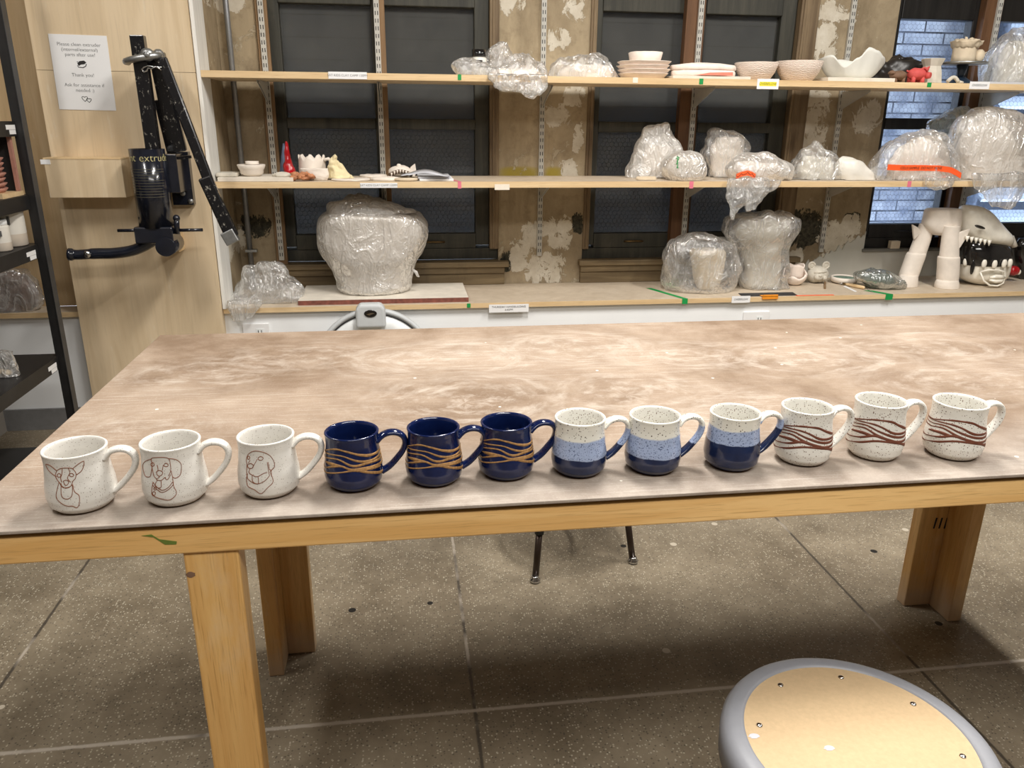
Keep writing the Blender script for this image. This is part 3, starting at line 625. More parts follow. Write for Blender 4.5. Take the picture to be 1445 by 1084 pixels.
DOG2= [[(245,847),(250,883),(269,894),(280,866),(282,778),(281,665),(276,587)],[(245,858),(226,783),(216,694),(220,586),(227,543),(239,564),(243,646),(246,758),(245,847)],[(281,865),(293,832),(301,749),(300,651),(296,569),(288,537),(283,570),(282,664)],[(245,730),(247,633),(249,576),(253,547)],[(251,768),(250,749),(247,737),(245,738),(243,751),(243,772),(245,789),(248,795),(250,787),(251,768)],[(278,760),(277,744),(274,737),(272,741),(270,756),(271,774),(272,786),(275,789),(277,778),(278,760)],[(257,766),(258,691),(254,652)],[(269,766),(266,681)],[(255,656),(260,681),(266,658),(265,616),(259,588),(255,613),(255,656)],[(259,588),(259,569),(253,534),(261,518),(266,543),(270,568),(271,535),(275,538),(280,606)],[(255,525),(250,440),(254,404),(261,413),(262,511)],[(246,485),(254,410),(263,363),(274,409),(282,484),(282,441),(273,369),(262,328),(253,376),(245,435)],[(252,382),(251,368),(249,360),(248,361),(247,370),(247,384),(248,396),(250,400),(251,394),(252,382)],[(249,304),(248,283),(246,270),(244,272),(243,286),(243,307),(245,326),(247,332),(249,323),(249,304)],[(246,485),(241,294),(247,250),(257,220),(272,191),(282,246),(286,310),(283,417),(283,564)]]
DOG3= [[(234,711),(240,817),(255,888),(271,874),(284,809),(291,713),(292,609),(285,552),(282,522)],[(281,693),(282,573),(285,552),(284,457)],[(234,711),(236,647),(235,508),(238,411)],[(244,766),(243,748),(241,737),(239,737),(238,749),(238,768),(239,784),(241,790),(243,783),(244,766)],[(272,762),(270,743),(267,733),(264,737),(262,753),(262,774),(265,790),(268,794),(271,782),(272,762)],[(260,754),(253,659),(249,611)],[(244,726),(240,670)],[(238,642),(245,673),(251,647),(249,601),(242,586),(238,607),(238,642)],[(243,582),(241,517),(248,485),(258,464),(270,514),(277,526)],[(248,485),(249,373),(258,344),(260,379),(260,458)],[(238,497),(235,405),(237,284),(250,241),(262,167),(275,269),(285,345),(286,414),(283,513)],[(238,411),(249,355),(258,344),(269,379),(280,463),(280,523),(279,695)]]
WAVE_BLUE= [[(186,672),(232,808),(260,790),(289,713),(313,665),(355,641)],[(202,676),(249,711),(281,620),(306,575),(347,571)],[(196,583),(241,643),(273,538),(306,546),(349,503)],[(199,514),(227,532),(252,537)],[(202,416),(245,530),(269,481),(301,469),(349,424)],[(206,338),(252,434),(279,460),(303,388),(342,273)],[(279,446),(304,446),(341,391)]]
WAVE_BROWN= [[(185,676),(231,758),(267,752),(292,668),(328,563)],[(186,661),(225,684),(249,651),(273,561),(293,531),(328,515)],[(188,609),(218,637),(246,571),(274,499),(300,466),(328,466)],[(185,548),(215,583),(243,505),(270,437),(288,396),(328,384)],[(180,466),(209,496),(236,481)],[(176,351),(211,419),(236,490),(255,467),(275,419),(328,285)],[(175,247),(209,323),(245,413),(289,379),(328,269)]]
def back_wave(lines): # the pattern carries on round the far side
    out = []
    for L in lines:
        if L[0][0] < 230 and L[-1][0] > 320:
            a, b = L[-1], L[0]; out.append(L+[(a[0]+30, a[1]-10), (a[0]+75, (a[1]+b[1])//2+40), (b[0]+360-40, b[1]-20), (b[0]+360, b[1])])
        else: out.append(L)
    return out
MUGS = [(-.43, 1.0017, .0825), (-.3131, 1.0072, .0840), (-.1921, 1.0151, .0832), (-.0781, 1.0205, .082), (.0343, 1.0224, .0812), (.1387, 1.0304, .0815), (.2456, 1.027, .085), (.3563, 1.0233, .085), (.478, 1.0209, .0852), (.5943, 1.027, .0868), (.7152, 1.0308, .0905), (.8393, 1.0187, .0875)]
gd, gb, gl, gw = 'speckled dog portrait mugs', 'navy wave mugs', 'three tone dipped mugs', 'white mugs with brown waves'
dl = ['grey white mug with line drawn dog with tall pointed ears', 'grey white mug with line drawn dog with long drooping ears', 'grey white mug with line drawn dog in three quarter profile']
for i, L in enumerate((DOG1, DOG2, DOG3)):
    x, y, h = MUGS[i]; m_ = mug('coffee_mug', dl[i], gd, h, (1.05, 1.03, 1.02)[i], ['speckle_grey', 'line_brown'], 'speckle_grey', L, .00085); m_.location = (x, y, TT)
bl = ['navy mug with tan carved waves standing next to the dog mugs', 'navy mug with tan carved waves in the middle of its three', 'navy mug with tan carved waves next to the dipped mugs']
b0 = mug('coffee_mug', bl[0], gb, .0815, 1.0, ['navy', 'tan_slip'], 'navy', back_wave(WAVE_BLUE), .0040, True)
b0.location = (*MUGS[3][:2], TT)
for i in (4, 5): dup(b0, (*MUGS[i][:2], TT), .04*(i-4), bl[i-3], gb)
ll = ['dipped mug, white over light blue over navy, beside the navy mugs', 'dipped mug, white, light blue and navy, middle of the dipped three', 'dipped mug with the deepest navy base and narrow light blue band']
zz = [(.37, .695), (.35, .70), (.52, .775)]
for i in range(3):
    x, y, h = MUGS[6+i]; z1, z2 = zz[i]
    m_ = mug('coffee_mug', ll[i], gl, h, (1.0, 1.02, 1.01)[i], [m_layers('dipped_glaze', z1, z2, h)], m_layers('dipped_handle_glaze', z1+.10+.04*(i == 2), z2+.07, h), inside='speckle'); m_.location = (x, y, TT)
wl = ['white speckled mug with brown carved waves beside the dipped mugs', 'white speckled mug with brown waves, middle and tallest of the three', 'white speckled mug with brown waves at the end of the row']
for i in range(3):
    x, y, h = MUGS[9+i]; m_ = mug('coffee_mug', wl[i], gw, h, (1.03, 1.02, 1.06)[i], ['speckle', 'brown_slip'], 'speckle', back_wave(WAVE_BROWN), .0043, True)
    m_.location = (x, y, TT)
    if i: # line the carved band up with where each mug faces
        m_.children[0].rotation_euler.z = -(.07, .13)[i-1]

# ---------------------------------------------------------------- stool in front, stool behind
sc_ = Vector((.578, .760, 0)); ZS = .58
s_ = thing('round_stool', 'round grey metal stool with tan hardboard seat in front of the table', 'stool', sc_)
obj('seat_ring', MB().lathe([(.146, ZS-.004), (.148, ZS-.0005), (.152, ZS), (.164, ZS-.001), (.172, ZS-.005), (.177, ZS-.013), (.178, ZS-.022), (.177, ZS-.05), (.174, ZS-.05), (.174, ZS-.02), (.146, ZS-.012)], sc_, 96, cap0=False, cap1=False), 'stool_grey', s_)
obj('seat_panel', MB().lathe([(.02, ZS-.010), (.1475, ZS-.010), (.1478, ZS-.003), (.1465, ZS-.0022), (.02, ZS-.0022)], sc_, 96), 'mdf', s_)
for k in range(8):
    a = k*PI/4+.44; c = sc_+Vector((.127*math.cos(a), .127*math.sin(a), 0)); obj('rivet', MB().lathe([(.0042, ZS-.0024), (.0042, ZS-.0012), (.003, ZS-.0003), (.001, ZS)], c, 16), 'chrome', s_)
for x, y, r, e in ((1170, 1056, .0045, 1.5), (1064, 1039, .0045, 1.6)):
    p = on_z(x, y, ZS-.0022); pt_ = MB().rings([[(p.x+r*e*math.cos(j*PI/7)*(1+.2*math.sin(3*j)), p.y+r*math.sin(j*PI/7), ZS-.0022+q) for j in range(14)] for q in (0, .0004)], 0, False); obj('paint_spot', pt_, 'paper_grey', s_)
for k in range(4):
    a = k*PI/2+.17; e = Vector((math.cos(a), math.sin(a), 0)); t_ = Vector((-e.y, e.x, 0))
    A = sc_+e*.160+Vector((0, 0, ZS-.045)); B = sc_+e*.215+Vector((0, 0, .012))
    obj('leg', MB().bar(A, B, .030, .016, 0, t_), 'stool_grey', s_, .003); obj('foot', MB().lathe([(.014, 0), (.016, .003), (.016, .012), (.012, .016)], (B.x, B.y, 0), 16), 'rubber', s_)
rr = MB(); rr.tube([sc_+Vector((.192*math.cos(2*PI*j/48), .192*math.sin(2*PI*j/48), .20)) for j in range(49)], .007, 8); obj('foot_ring', rr, 'stool_grey', s_)
# adjustable stool tucked behind the table: only its feet show under the rail
fa, fb, fc = on_z(755, 821, 0), on_z(893, 794, 0), on_z(700, 745, 0)
ctr = (fb+fc)/2; fd = fb+fc-fa
s2 = thing('metal_stool', 'bronze metal stool with adjustable tube legs behind the table', 'stool', (ctr.x, ctr.y, 0))
for f in (fa, fb, fc, fd):
    top = ctr+(f-ctr)*.62; top.z = .53; d = top-f; up = lambda t: f+d*t
    lo = MB().tube([up(.03), up(.30)], .0105, 14); lgo = obj('leg', lo, 'chair_brown', s2)
    obj('sleeve', MB().tube([up(.29), up(1)], .0145, 14), 'chair_black', lgo)
    obj('glide', MB().lathe([(.012, 0), (.0165, .004), (.0165, .010), (.011, .013), (.012, .020), (.010, .022)], f, 16), 'chrome', lgo)
obj('seat', MB().lathe([(.02, .53), (.165, .53), (.172, .545), (.165, .56), (.02, .555)], (ctr.x, ctr.y, 0), 48), 'plastic_seat', s2)
rr = MB(); rad = (fa-ctr).length*.78; rr.tube([(ctr.x+rad*math.cos(2*PI*j/40), ctr.y+rad*math.sin(2*PI*j/40), .24) for j in range(41)], .008, 8); obj('foot_ring', rr, 'chair_brown', s2)

# ---------------------------------------------------------------- round tray leaning below the ledge
dc = Vector((-.137, 3.44, .283)); DR = .272
t = thing('splash_pan', 'round white and grey disc shaped tray with grey latch behind table', 'tray', (dc.x, dc.y, 0))
def disc(mb, prof_, m=0, cap=True):
    rs = [[(dc.x+r*math.cos(2*PI*j/72), dc.y+yy+.10*(r*math.sin(2*PI*j/72)), dc.z+r*math.sin(2*PI*j/72)) for j in range(72)] for r, yy in prof_]; return mb.rings(rs, m, True, cap, cap)
obj('rim', disc(MB(), [(.250, .015), (.250, -.012), (.264, -.018), (.270, -.012), (DR, .0), (.266, .03)], 0, False), 'grey_plastic', t)
obj('seal', disc(MB(), [(.244, .0), (.245, -.013), (.2505, -.0135), (.2505, .0)], 0, False), 'rubber', t)
obj('dish', disc(MB(), [(.2435, .02), (.2435, -.010), (.18, .0), (.10, .012)], 0, False), 'white_plastic', t)
obj('wheel_head', disc(MB(), [(.100, .01), (.100, .016), (.085, .02), (.02, .02)]), 'dark_brown', t)
q0 = on_y(523, 446, 3.41); lt = MB(); w, hh = .066, .040
o = [(q0.x-w, q0.z-.055), (q0.x-w+.001, q0.z+.03), (q0.x-w+.02, q0.z+.052), (q0.x+w-.02, q0.z+.052), (q0.x+w-.001, q0.z+.03), (q0.x+w, q0.z-.055)]
lt.poly(o, 3.405, 3.465); la = obj('latch', lt, 'grey_plastic', t, .012, 3)
em = MB(); em.rings([[(q0.x+.028*k*math.cos(j*PI/16), yy, q0.z+.012+.017*k*math.sin(j*PI/16)) for j in range(32)] for k, yy in ((1, 3.404), (.95, 3.402), (.8, 3.4015))], 0); obj('emblem_badge', em, 'black_glaze', la)
em = MB(); em.poly([(q0.x-.018, q0.z+.010), (q0.x+.004, q0.z+.016), (q0.x+.019, q0.z+.014), (q0.x+.002, q0.z+.008), (q0.x-.004, q0.z+.004)], 3.4008, 3.402); obj('emblem', em, 'chrome', la)

# ---------------------------------------------------------------- shelves, uprights, brackets
for z, x0, nm in ((ZM, -.7845, 'pale wooden shelf board across the windows, lower of the two'), (ZU, -.7845, 'pale wooden shelf board across the windows, upper of the two')):
    sb = tag(obj('shelf_board', MB().box(x0, 4.2, YL, 3.935, z-.025, z), 'ledge' if z == ZM else 'ply', bevel=.001), nm, 'shelf', 'wall shelves')
    obj('edge_band', MB().box(x0, 4.2, YL-.005, YL-.0002, z-.026, z), 'board_edge', sb)
RX = [-.590, -.078, .702, 1.465, 2.258, 3.035]
rl = ['slotted shelf upright nearest the white trim, on a wood strip', 'slotted shelf upright over the middle of the window behind the wrapped pot', 'slotted shelf upright on the peeling plaster between two dark windows', 'slotted shelf upright on a red brown strip over the middle window', 'slotted shelf upright on plaster beside the black framed window', 'slotted shelf upright on a red brown strip over the black framed window']
zlow = [.69, .60, .69, .62, .69, .62]
for i, x in enumerate(RX):
    strip = i in (0, 1, 3, 5); y1 = YB-.002 if not strip else YB-.022
    u = thing('shelf_upright', rl[i], 'shelf support', (x, y1, zlow[i]), 'slotted shelf uprights')
    r = MB().box(x-.012, x+.012, y1-.014, y1, zlow[i], 2.3)
    z = zlow[i]+.02
    while z < 2.0:
        for s_ in (-.0055, .0055): r.box(x+s_-.0017, x+s_+.0017, y1-.0148, y1-.0138, z, z+.017, 1)
        z += .032
    obj('rail', r, ['steel_white', 'slot'], u)
    if strip:
        wid = (.026, .004, 0, .034, 0, .034)[i]; off = -.034 if i in (3, 5) else 0
        obj('wood_strip', MB().box(x+off-wid, x+(.036 if i == 1 else .026), YB-.0215, YB+.028 if i else YB-.001, .62 if i else .665, 2.3), 'red_strip' if i in (3, 5) else 'wood_strip', u, .002)
    for zs in (ZM, ZU):
        d = .24; yb = y1-.0145; b = MB()
        for s_ in (-.0035, .0035): b.add([(x+s_-.001, yb, zs-.027), (x+s_-.001, yb-d, zs-.027), (x+s_-.001, yb-d, zs-.036), (x+s_-.001, yb, zs-.115), (x+s_+.001, yb, zs-.027), (x+s_+.001, yb-d, zs-.027), (x+s_+.001, yb-d, zs-.036), (x+s_+.001, yb, zs-.115)], [(0, 3, 2, 1), (4, 5, 6, 7), (0, 1, 5, 4), (1, 2, 6, 5), (2, 3, 7, 6), (3, 0, 4, 7)])
        b.box(x-.007, x+.007, yb-d, yb, zs-.0285, zs-.0265); obj('bracket', b, 'steel_white', u)

# ---------------------------------------------------------------- labels and tape on the shelf edges
YE = YL-.0055
def card(label, x0, y0, x1, y1, lines, size, mat='paper', ink='ink', tilt=0, hl=False, Y=YE, cat='label'):
    a = on_y(x0, y0, Y); b = on_y(x1, y1, Y); c = (a+b)/2; w = (b.x-a.x)/2; h = (a.z-b.z)/2
    t = tag(obj('shelf_label', MB().box(c.x-w, c.x+w, Y-.0011, Y-.0003, c.z-h, c.z+h), mat), label, cat, 'shelf edge labels')
    if hl: obj('highlight', MB().box(c.x-w*.78, c.x+w*.78, Y-.0016, Y-.0011, c.z-h*.42, c.z+h*.42), 'yellow_ink', t)
    for i, s in enumerate(lines): text(s, size, (c.x, Y-.0019, c.z+(len(lines)-1)*size*.55-i*size*1.1), ink, t)
    return t
card('SAT KIDS CLAY CAMP label on the upper shelf edge', 463, 101, 518, 112, ['SAT KIDS CLAY CAMP 130PM'], .0128, ink='ink_grey')
card('SAT KIDS CLAY CAMP label on the lower shelf edge', 508, 258, 561, 265, ['SAT KIDS CLAY CAMP 130PM'], .0125, ink='ink_grey')
card('white OVERFLOW label with yellow highlighting', 1069, 111, 1098, 126, ['OVERFLOW'], .0155, hl=True)
card('plain white OVERFLOW label on the upper shelf edge', 1369, 115, 1395, 126, ['OVERFLOW'], .0145)
card('THURSDAY HANDBUILDING label on the ledge edge', 690, 430, 746, 440, ['THURSDAY HANDBUILDING', '6:45PM'], .0125)
card('white OVERFLOW label on the ledge edge', 1033, 418, 1058, 427, ['OVERFLOW'], .0135)
card('blank pale strip label on the lower shelf edge', 698, 260, 719, 268, [], .01, 'white_tape')
def tape(label, x0, y0, x1, y1, mat, z=None, back=0, Y=YE, dx=0):
    a = on_y(x0, y0, Y); b = on_y(x1, y1, Y); m_ = MB().box(a.x, b.x, Y-.0010, Y-.0002, b.z, a.z if z is None else z+.0008)
    if back: m_.add([(a.x, Y-.001, z+.0006), (b.x, Y-.001, z+.0006), (b.x-dx, Y+back, z+.0006), (a.x-dx, Y+back, z+.0006), (a.x, Y-.001, z+.0012), (b.x, Y-.001, z+.0012), (b.x-dx, Y+back, z+.0012), (a.x-dx, Y+back, z+.0012)], [(0, 3, 2, 1), (4, 5, 6, 7), (0, 1, 5, 4), (2, 3, 7, 6), (1, 2, 6, 5), (3, 0, 4, 7)])
    return tag(obj('tape_strip', m_, mat), label, 'tape', 'tape markers')
tape('green tape on the upper shelf edge below the hanging plastic bag', 646, 106, 651, 113, 'green_tape', ZU)
tape('green tape on the upper shelf edge under the stacked slabs', 987, 112, 992, 119, 'green_tape', ZU)
tape('green tape on the upper shelf edge under the white vase', 1309, 116, 1313.5, 123, 'green_tape', ZU)
tape('pale masking tape on the shelf edge below the plate stack', 893, 112, 900, 117, 'white_tape', ZU)
tape('pink tape on the lower shelf beside the papers', 646, 258, 651, 266, 'pink_tape', ZM, .25, dx=.06)
tape('pink tape under the plastic ball with green writing', 973, 259, 978, 266, 'pink_tape', ZM)
tape('pink tape under the bag with the orange band', 1281, 257, 1285, 264, 'pink_tape', ZM)
tape('small green tape square on the ledge edge by the big board', 659, 429, 664, 434, 'green_tape', ZT)
tape('green tape strip on the ledge beside the bagged cream pot', 963, 421, 970, 429, 'green_tape', ZT, .26, dx=.10)
tape('green tape strip on the ledge under the grey green bag', 1251, 411, 1259, 423, 'green_tape', ZT, .10, dx=.06)

# ---------------------------------------------------------------- plywood board: notice, box, extruder
ny = YP-.0015; A = on_y(67.7, 47.5, ny); k = ny/3.554; nw, nh, rot_ = .2159*k, .2794*k, -.0149
ux = Vector((math.cos(rot_), 0, math.sin(rot_))); uz = Vector((-math.sin(rot_), 0, math.cos(rot_)))
def npt(u, v): return A+ux*(u*nw)-uz*(v*nh)
n_ = MB().poly([(p.x, p.z) for p in (npt(0, 0), npt(0, 1), npt(1, 1), npt(1, 0))], ny-.0006, ny+.0012)
nt_ = tag(obj('paper_notice', n_, 'paper'), 'white printed notice about cleaning the extruder on the plywood', 'notice')
M['notice_ink'] = plain('soft_black_ink', (58, 58, 58), .8, var=0)
for s, v in (('Please clean extruder', .128), ('(internal/external)', .195), ('parts after use!', .262), ('Thank you!', .53), ('Ask for assistance if', .665), ('needed :)', .735)):
    p = npt(.5, v); text(s, .0185, (p.x, ny-.0009, p.z), 'notice_ink', nt_, (PI/2, -rot_, 0))
ic = MB(); q = lambda u, v: (npt(u, v).x, npt(u, v).z)
ic.poly([q(.47, .345), q(.55, .335), q(.59, .36), q(.55, .385), q(.49, .39), q(.45, .41), q(.43, .375)], ny-.0011, ny-.0006)
ic.stroke([q(.43, .40), q(.44, .425), q(.52, .43), q(.57, .41), q(.585, .38)], .003, ny-.0007); ic.stroke([q(.44, .36), q(.43, .35)], .003, ny-.0007)
for cx, cy, r in ((.475, .845, .055), (.545, .865, .045)):
    L = []
    for i in range(25):
        a = 2*PI*i/24; L.append(q(cx+r*.9*math.sin(a)**3, cy-r*.72*(.81*math.cos(a)-.31*math.cos(2*a)-.12*math.cos(3*a))))
    ic.stroke(L, .002, ny-.0007)
obj('printed_icon', ic, 'ink', nt_)
yb = 3.415; a = on_y(61, 225, yb); b = on_y(178, 279, yb); c = on_y(189, 224, YP)
bx = tag(obj('wooden_box', MB().box(a.x, b.x, yb, YP-.0005, b.z, a.z), 'ply', bevel=.002), 'plywood box fixed to the board left of the extruder', 'box')
obj('top_edge', MB().box(a.x-.001, b.x+.001, yb-.001, YP-.001, a.z+.0005, a.z+.006), 'board_edge', bx)
st_ = on_y(64, 228.5, yb-.0005); tg = obj('sticker', MB().box(st_.x-.018, st_.x+.018, yb-.0012, yb-.0002, st_.z-.009, st_.z+.009), 'paper', bx)

ex = thing('clay_extruder', 'black wall mounted clay extruder with long lever arm on the plywood', 'extruder', on_y(222, 345, YP))
E_ = lambda x, y, Y=3.36: on_y(x, y, Y)
bc = E_(214, 265); br = .066; z1, z0 = E_(212, 210).z, E_(222, 320).z
bar_ = MB().lathe([(br-.006, z0), (br, z0), (br, z1), (br-.004, z1), (br-.004, z1-.04), (.01, z1-.045)], (bc.x, 3.36, 0), 48); barrel = obj('barrel', bar_, 'enamel_clean', ex)
def bent(s, size, zc, a0, mat, nm='lettering', r=br+.0006):
    me = glyphs(s, size, 'LEFT'); w_ = root_loc(barrel)
    for v in me.vertices: an = a0+v.co.x/r; rr = r+v.co.z; v.co = Vector((bc.x+rr*math.cos(an), 3.36+rr*math.sin(an), zc+v.co.y))-w_
    me.materials.clear(); me.materials.append(M[mat]); ob = bpy.data.objects.new(nm, me); C.objects.link(ob); ob.parent = barrel
bent('nt', .040, z1-.033, math.radians(217), 'gold_print'); bent('extruder', .040, z1-.033, math.radians(258), 'gold_print')
random.seed(2); fp = MB()
for i in range(11):
    zc = z1-.075-.0105*i; a0, a1 = math.radians(195), math.radians(random.uniform(315, 338)); n = 24
    fp.rings([[(bc.x+(br+.0003)*math.cos(a0+(a1-a0)*j/n), 3.36+(br+.0003)*math.sin(a0+(a1-a0)*j/n), zc+e) for e in (-.0008, .0008)] for j in range(n+1)], 0, True, False, False, closed=False)
obj('fine_print', fp, plain('dim_print', (84, 80, 62), .6), barrel)
obj('plunger_rod', MB().bar(E_(194, 50), E_(217, 214), .050, .040), 'enamel', ex, .003)
obj('yoke', MB().bar(E_(221, 74, 3.40), E_(249, 212, 3.44), .060, .03).bar(E_(232, 140, 3.42), E_(250, 214, 3.44), .078, .028).bar(E_(216, 72, 3.40), E_(222, 98, 3.40), .046, .042), 'enamel', ex, .006)
obj('lever_arm', MB().bar(E_(228, 82, 3.345), E_(297, 262, 3.31), .040, .022).bar(E_(289, 250, 3.31), E_(328, 335, 3.30), .052, .03), 'enamel', ex, .006)
obj('lever_tip', MB().bar(E_(320, 326, 3.30), E_(330, 343, 3.298), .054, .036), 'zinc', ex, .004)
sp = MB(); c0 = E_(202, 79, 3.36)
sp.tube([c0+Vector((.062*math.cos(t), -.045*math.sin(t)-.005, .012*math.cos(t)-.010)) for t in [PI*.0+i*PI*1.1/16 for i in range(17)]], .0125, 10)
sp.ball(E_(208, 77, 3.33), .026, .02, .024); sp.ball(E_(224, 79, 3.38), .022, .02, .026); obj('shackle', sp, 'zinc', ex)
sp = MB().lathe([(.012, -.004), (.012, .004), (.004, .005)], (0, 0, 0), 6); cc = E_(207, 77, 3.305); sp.v = [(cc.x+x, cc.y-z, cc.z+y) for x, y, z in sp.v]; obj('bolt_head', sp, 'zinc', ex)
hp = [(228, 95), (216, 94), (209, 93), (203, 95), (200, 98), (203, 102), (207, 100), (209, 96), (214, 97), (220, 94), (228, 99)]
obj('hairpin', MB().tube([E_(x, y, 3.325) for x, y in hp], .0028, 6), 'chrome', ex)
a = E_(236, 214, 3.50); b = E_(273, 289, 3.50)
obj('back_plate', MB().box(a.x, b.x+.004, 3.49, YP-.0005, b.z, a.z).box(bc.x+.02, b.x-.012, 3.37, 3.4895, b.z+.06, a.z-.006), 'enamel_clean', ex, .002)
tp = MB().bar(E_(236, 224, 3.40), E_(268, 221, 3.44), .011, .05, 0, (0, 0, 1)); obj('bracket_edge', tp, 'enamel', ex)
for x, y in ((269, 284), (258, 273)):
    p = E_(x, y, 3.488); obj('bolt', MB().ball((p.x, p.y, p.z), .011, .006, .011, 12), 'zinc', ex)
zt0, zt1 = E_(228, 341).z, E_(222, 318).z
dh = MB().box(bc.x-.073, bc.x+.073, 3.30, 3.42, zt0, zt1); obj('die_holder', dh, 'enamel_clean', ex, .006)
obj('swing_bolt', MB().tube([E_(166, 325.5, 3.33), E_(205, 325, 3.33)], .0065, 8).tube([E_(200, 306, 3.33), E_(200, 330, 3.33)], .011, 10).ball(E_(200, 308, 3.33), .014), 'enamel_clean', ex)
obj('swing_bolt', MB().tube([E_(249, 325, 3.33), E_(286, 324.5, 3.33)], .0065, 8).tube([E_(249, 306, 3.33), E_(250, 330, 3.33)], .011, 10).ball(E_(249, 308, 3.33), .014), 'enamel_clean', ex)
pts = smooth_line([(97, 359), (112, 359.5), (135, 358), (160, 357.5), (185, 354), (203, 347), (218, 338)], 5)
nn = len(pts); ha = MB().tube([E_(x, y, 3.34) for x, y in pts], [(.025 if i < 3 else .020 if i < 9 else .022) for i in range(nn)], 16); obj('clamp_handle', ha, 'enamel_clean', ex)
p = E_(123, 359, 3.316); obj('handle_bolt', MB().ball(p, .014, .008, .014, 16), 'chrome', ex)
p = E_(238, 346, 3.34); eb = MB().tube([p+Vector((0, -.05, 0)), p+Vector((0, .09, 0))], .038, 24); obj('pivot_tube', eb, 'enamel_clean', ex)
p0, p1 = E_(243, 329, 3.5), E_(257, 353, 3.5); obj('spacer_block', MB().box(p0.x, p1.x+.006, 3.43, YP-.0005, p1.z, p0.z), 'board_edge', ex, .002)

# ---------------------------------------------------------------- black storage rack and what it holds
rk = thing('storage_rack', 'black metal storage rack standing at the left wall', 'rack', (-1.55, 2.4, 0))
RXE, RYE = -1.345, 3.235; RX0, RY0 = -1.79, 1.9
def post(x, y): obj('post', MB().box(x, x+.034, y, y+.034, 0, 2.0), 'black_metal', rk, .001); obj('post_face', MB().box(x+.0345, x+.0365, y-.004, y+.034, 0, 2.0), 'rack_lit', rk)
for x, y in ((RXE-.036, RYE-.036), (RXE-.036, RY0), (RX0, RYE-.036), (RX0, RY0)): post(x, y)
shz = [.45, .893, 1.075, 1.335]
for z in shz:
    obj('shelf', MB().box(RX0+.002, RXE-.0385, RY0+.002, RYE-.002, z-.010, z).box(RXE-.038, RXE-.026, RY0+.0355, RYE-.0375, z-.052, z+.0), 'black_metal', rk)
    obj('crossbar', MB().box(RX0+.035, RXE-.0375, RYE-.020, RYE-.004, z-.045, z-.0105), 'black_metal', rk)
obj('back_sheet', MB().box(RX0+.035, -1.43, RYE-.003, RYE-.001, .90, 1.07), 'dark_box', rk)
obj('shelf', MB().box(RX0+.002, RXE-.002, RY0+.002, RYE-.002, .04, .05), 'black_metal', rk)
def slab_label(z, y, lbl, L, dx=0):
    t = obj('shelf_tag', MB().box(RXE-.0255, RXE-.0245, y-L, y, z-.028, z-.012).box(RXE-.0255, RXE-.0243, y-L*.7, y-.002, z-.044, z-.029), 'paper', rk); return t
for z in (.445, .888): slab_label(z, 3.17, '', .075)
slab_label(1.335, 3.19, '', .07)
# wooden tray with pinkish slabs
p = on_y(30, 268, 3.15); tr = thing('wooden_tray', 'shallow wooden tray full of pinkish plates on the black rack', 'tray', (p.x-.1, 3.1, 1.075))
tx1 = -1.384; tz = 1.0755
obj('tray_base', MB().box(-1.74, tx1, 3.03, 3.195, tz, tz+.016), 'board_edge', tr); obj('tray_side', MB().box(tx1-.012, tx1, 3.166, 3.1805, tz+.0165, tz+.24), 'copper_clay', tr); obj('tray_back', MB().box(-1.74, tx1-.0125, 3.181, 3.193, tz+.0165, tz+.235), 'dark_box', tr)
random.seed(9)
for i in range(7):
    tag(obj('clay_plate', MB().lathe([(.02, 0), (.056, 0), (.068, .014), (.066, .016), (.054, .004), (.02, .003)], (-1.468+random.uniform(-.003, .003), 3.108, tz+.0165+i*.0175), 36, wob=.03, seed=i), 'copper_clay'), 'pinkish brown clay plate stacked in the rack tray', 'plate', 'plates in the wooden tray')
def jar(label, x, y, z, r, h, lid, zl):
    j = thing('plastic_jar', label, 'jar', (x, y, z)); obj('body', MB().lathe([(r*.9, 0), (r, .004), (r, h*.28)], (x, y, z), 32, cap1=False), 'jar_cream', j)
    obj('label_wrap', MB().lathe([(r, h*.28), (r*1.004, h*.29), (r*1.004, h*.78), (r, h*.79), (r*.8, h*.84)], (x, y, z), 32, cap0=False), 'jar_white', j)
    obj('lid', MB().lathe([(r*.86, h*.835), (r*.9, h*.845), (r*.9, h*.985), (r*.84, h), (.005, h)], (x, y, z), 32), lid, j)
    obj('printing', MB().box(x-.012, x+.012, y-r*1.03, y-r*.96, z+h*.62, z+h*.64).box(x+.018, x+.026, y-r*1.0, y-r*.9, z+h*.5, z+h*.68), 'ink_grey', j)
    return j
jar('large white plastic jar of glaze on the rack shelf', -1.442, 3.165, .8935, .052, .165, 'white_plastic', 0)
jar('smaller white tub in front of the large jar', -1.426, 3.04, .8935, .036, .11, 'white_plastic', 0)
# bag of brown clay on the ledge behind the rack, small bag on the low shelf
def bag(name, label, cat, rows, Y, film='film', dk=.6, dmax=.12, base=None, amp=.014, sc=16, seed=0, parts=(), group='plastic wrapped pieces', wall=3.965, extra=()):
    g = MB(); trace(g, rows, Y, dk, .012, dmax, 44, 30, base)
    lo = min(v[2] for v in g.v); cx = sum(v[0] for v in g.v)/len(g.v)
    t = thing(name, label, cat, (cx, Y, lo), group); o = obj('plastic_film', g, film, t)
    w_ = root_loc(t); crumple(o, amp, sc, seed, (base-w_.z+.0008) if base is not None else None, wall=wall-w_.y)
    for nm, rws, Y2, mt, dk2, dm2, b2, a2 in parts:
        g = MB(); trace(g, rws, Y2, dk2, .006, dm2, 36, 20, b2); q = obj(nm, g, mt, t); crumple(q, a2, 18, seed+3, (b2-w_.z+.001) if b2 is not None else None)
    return t
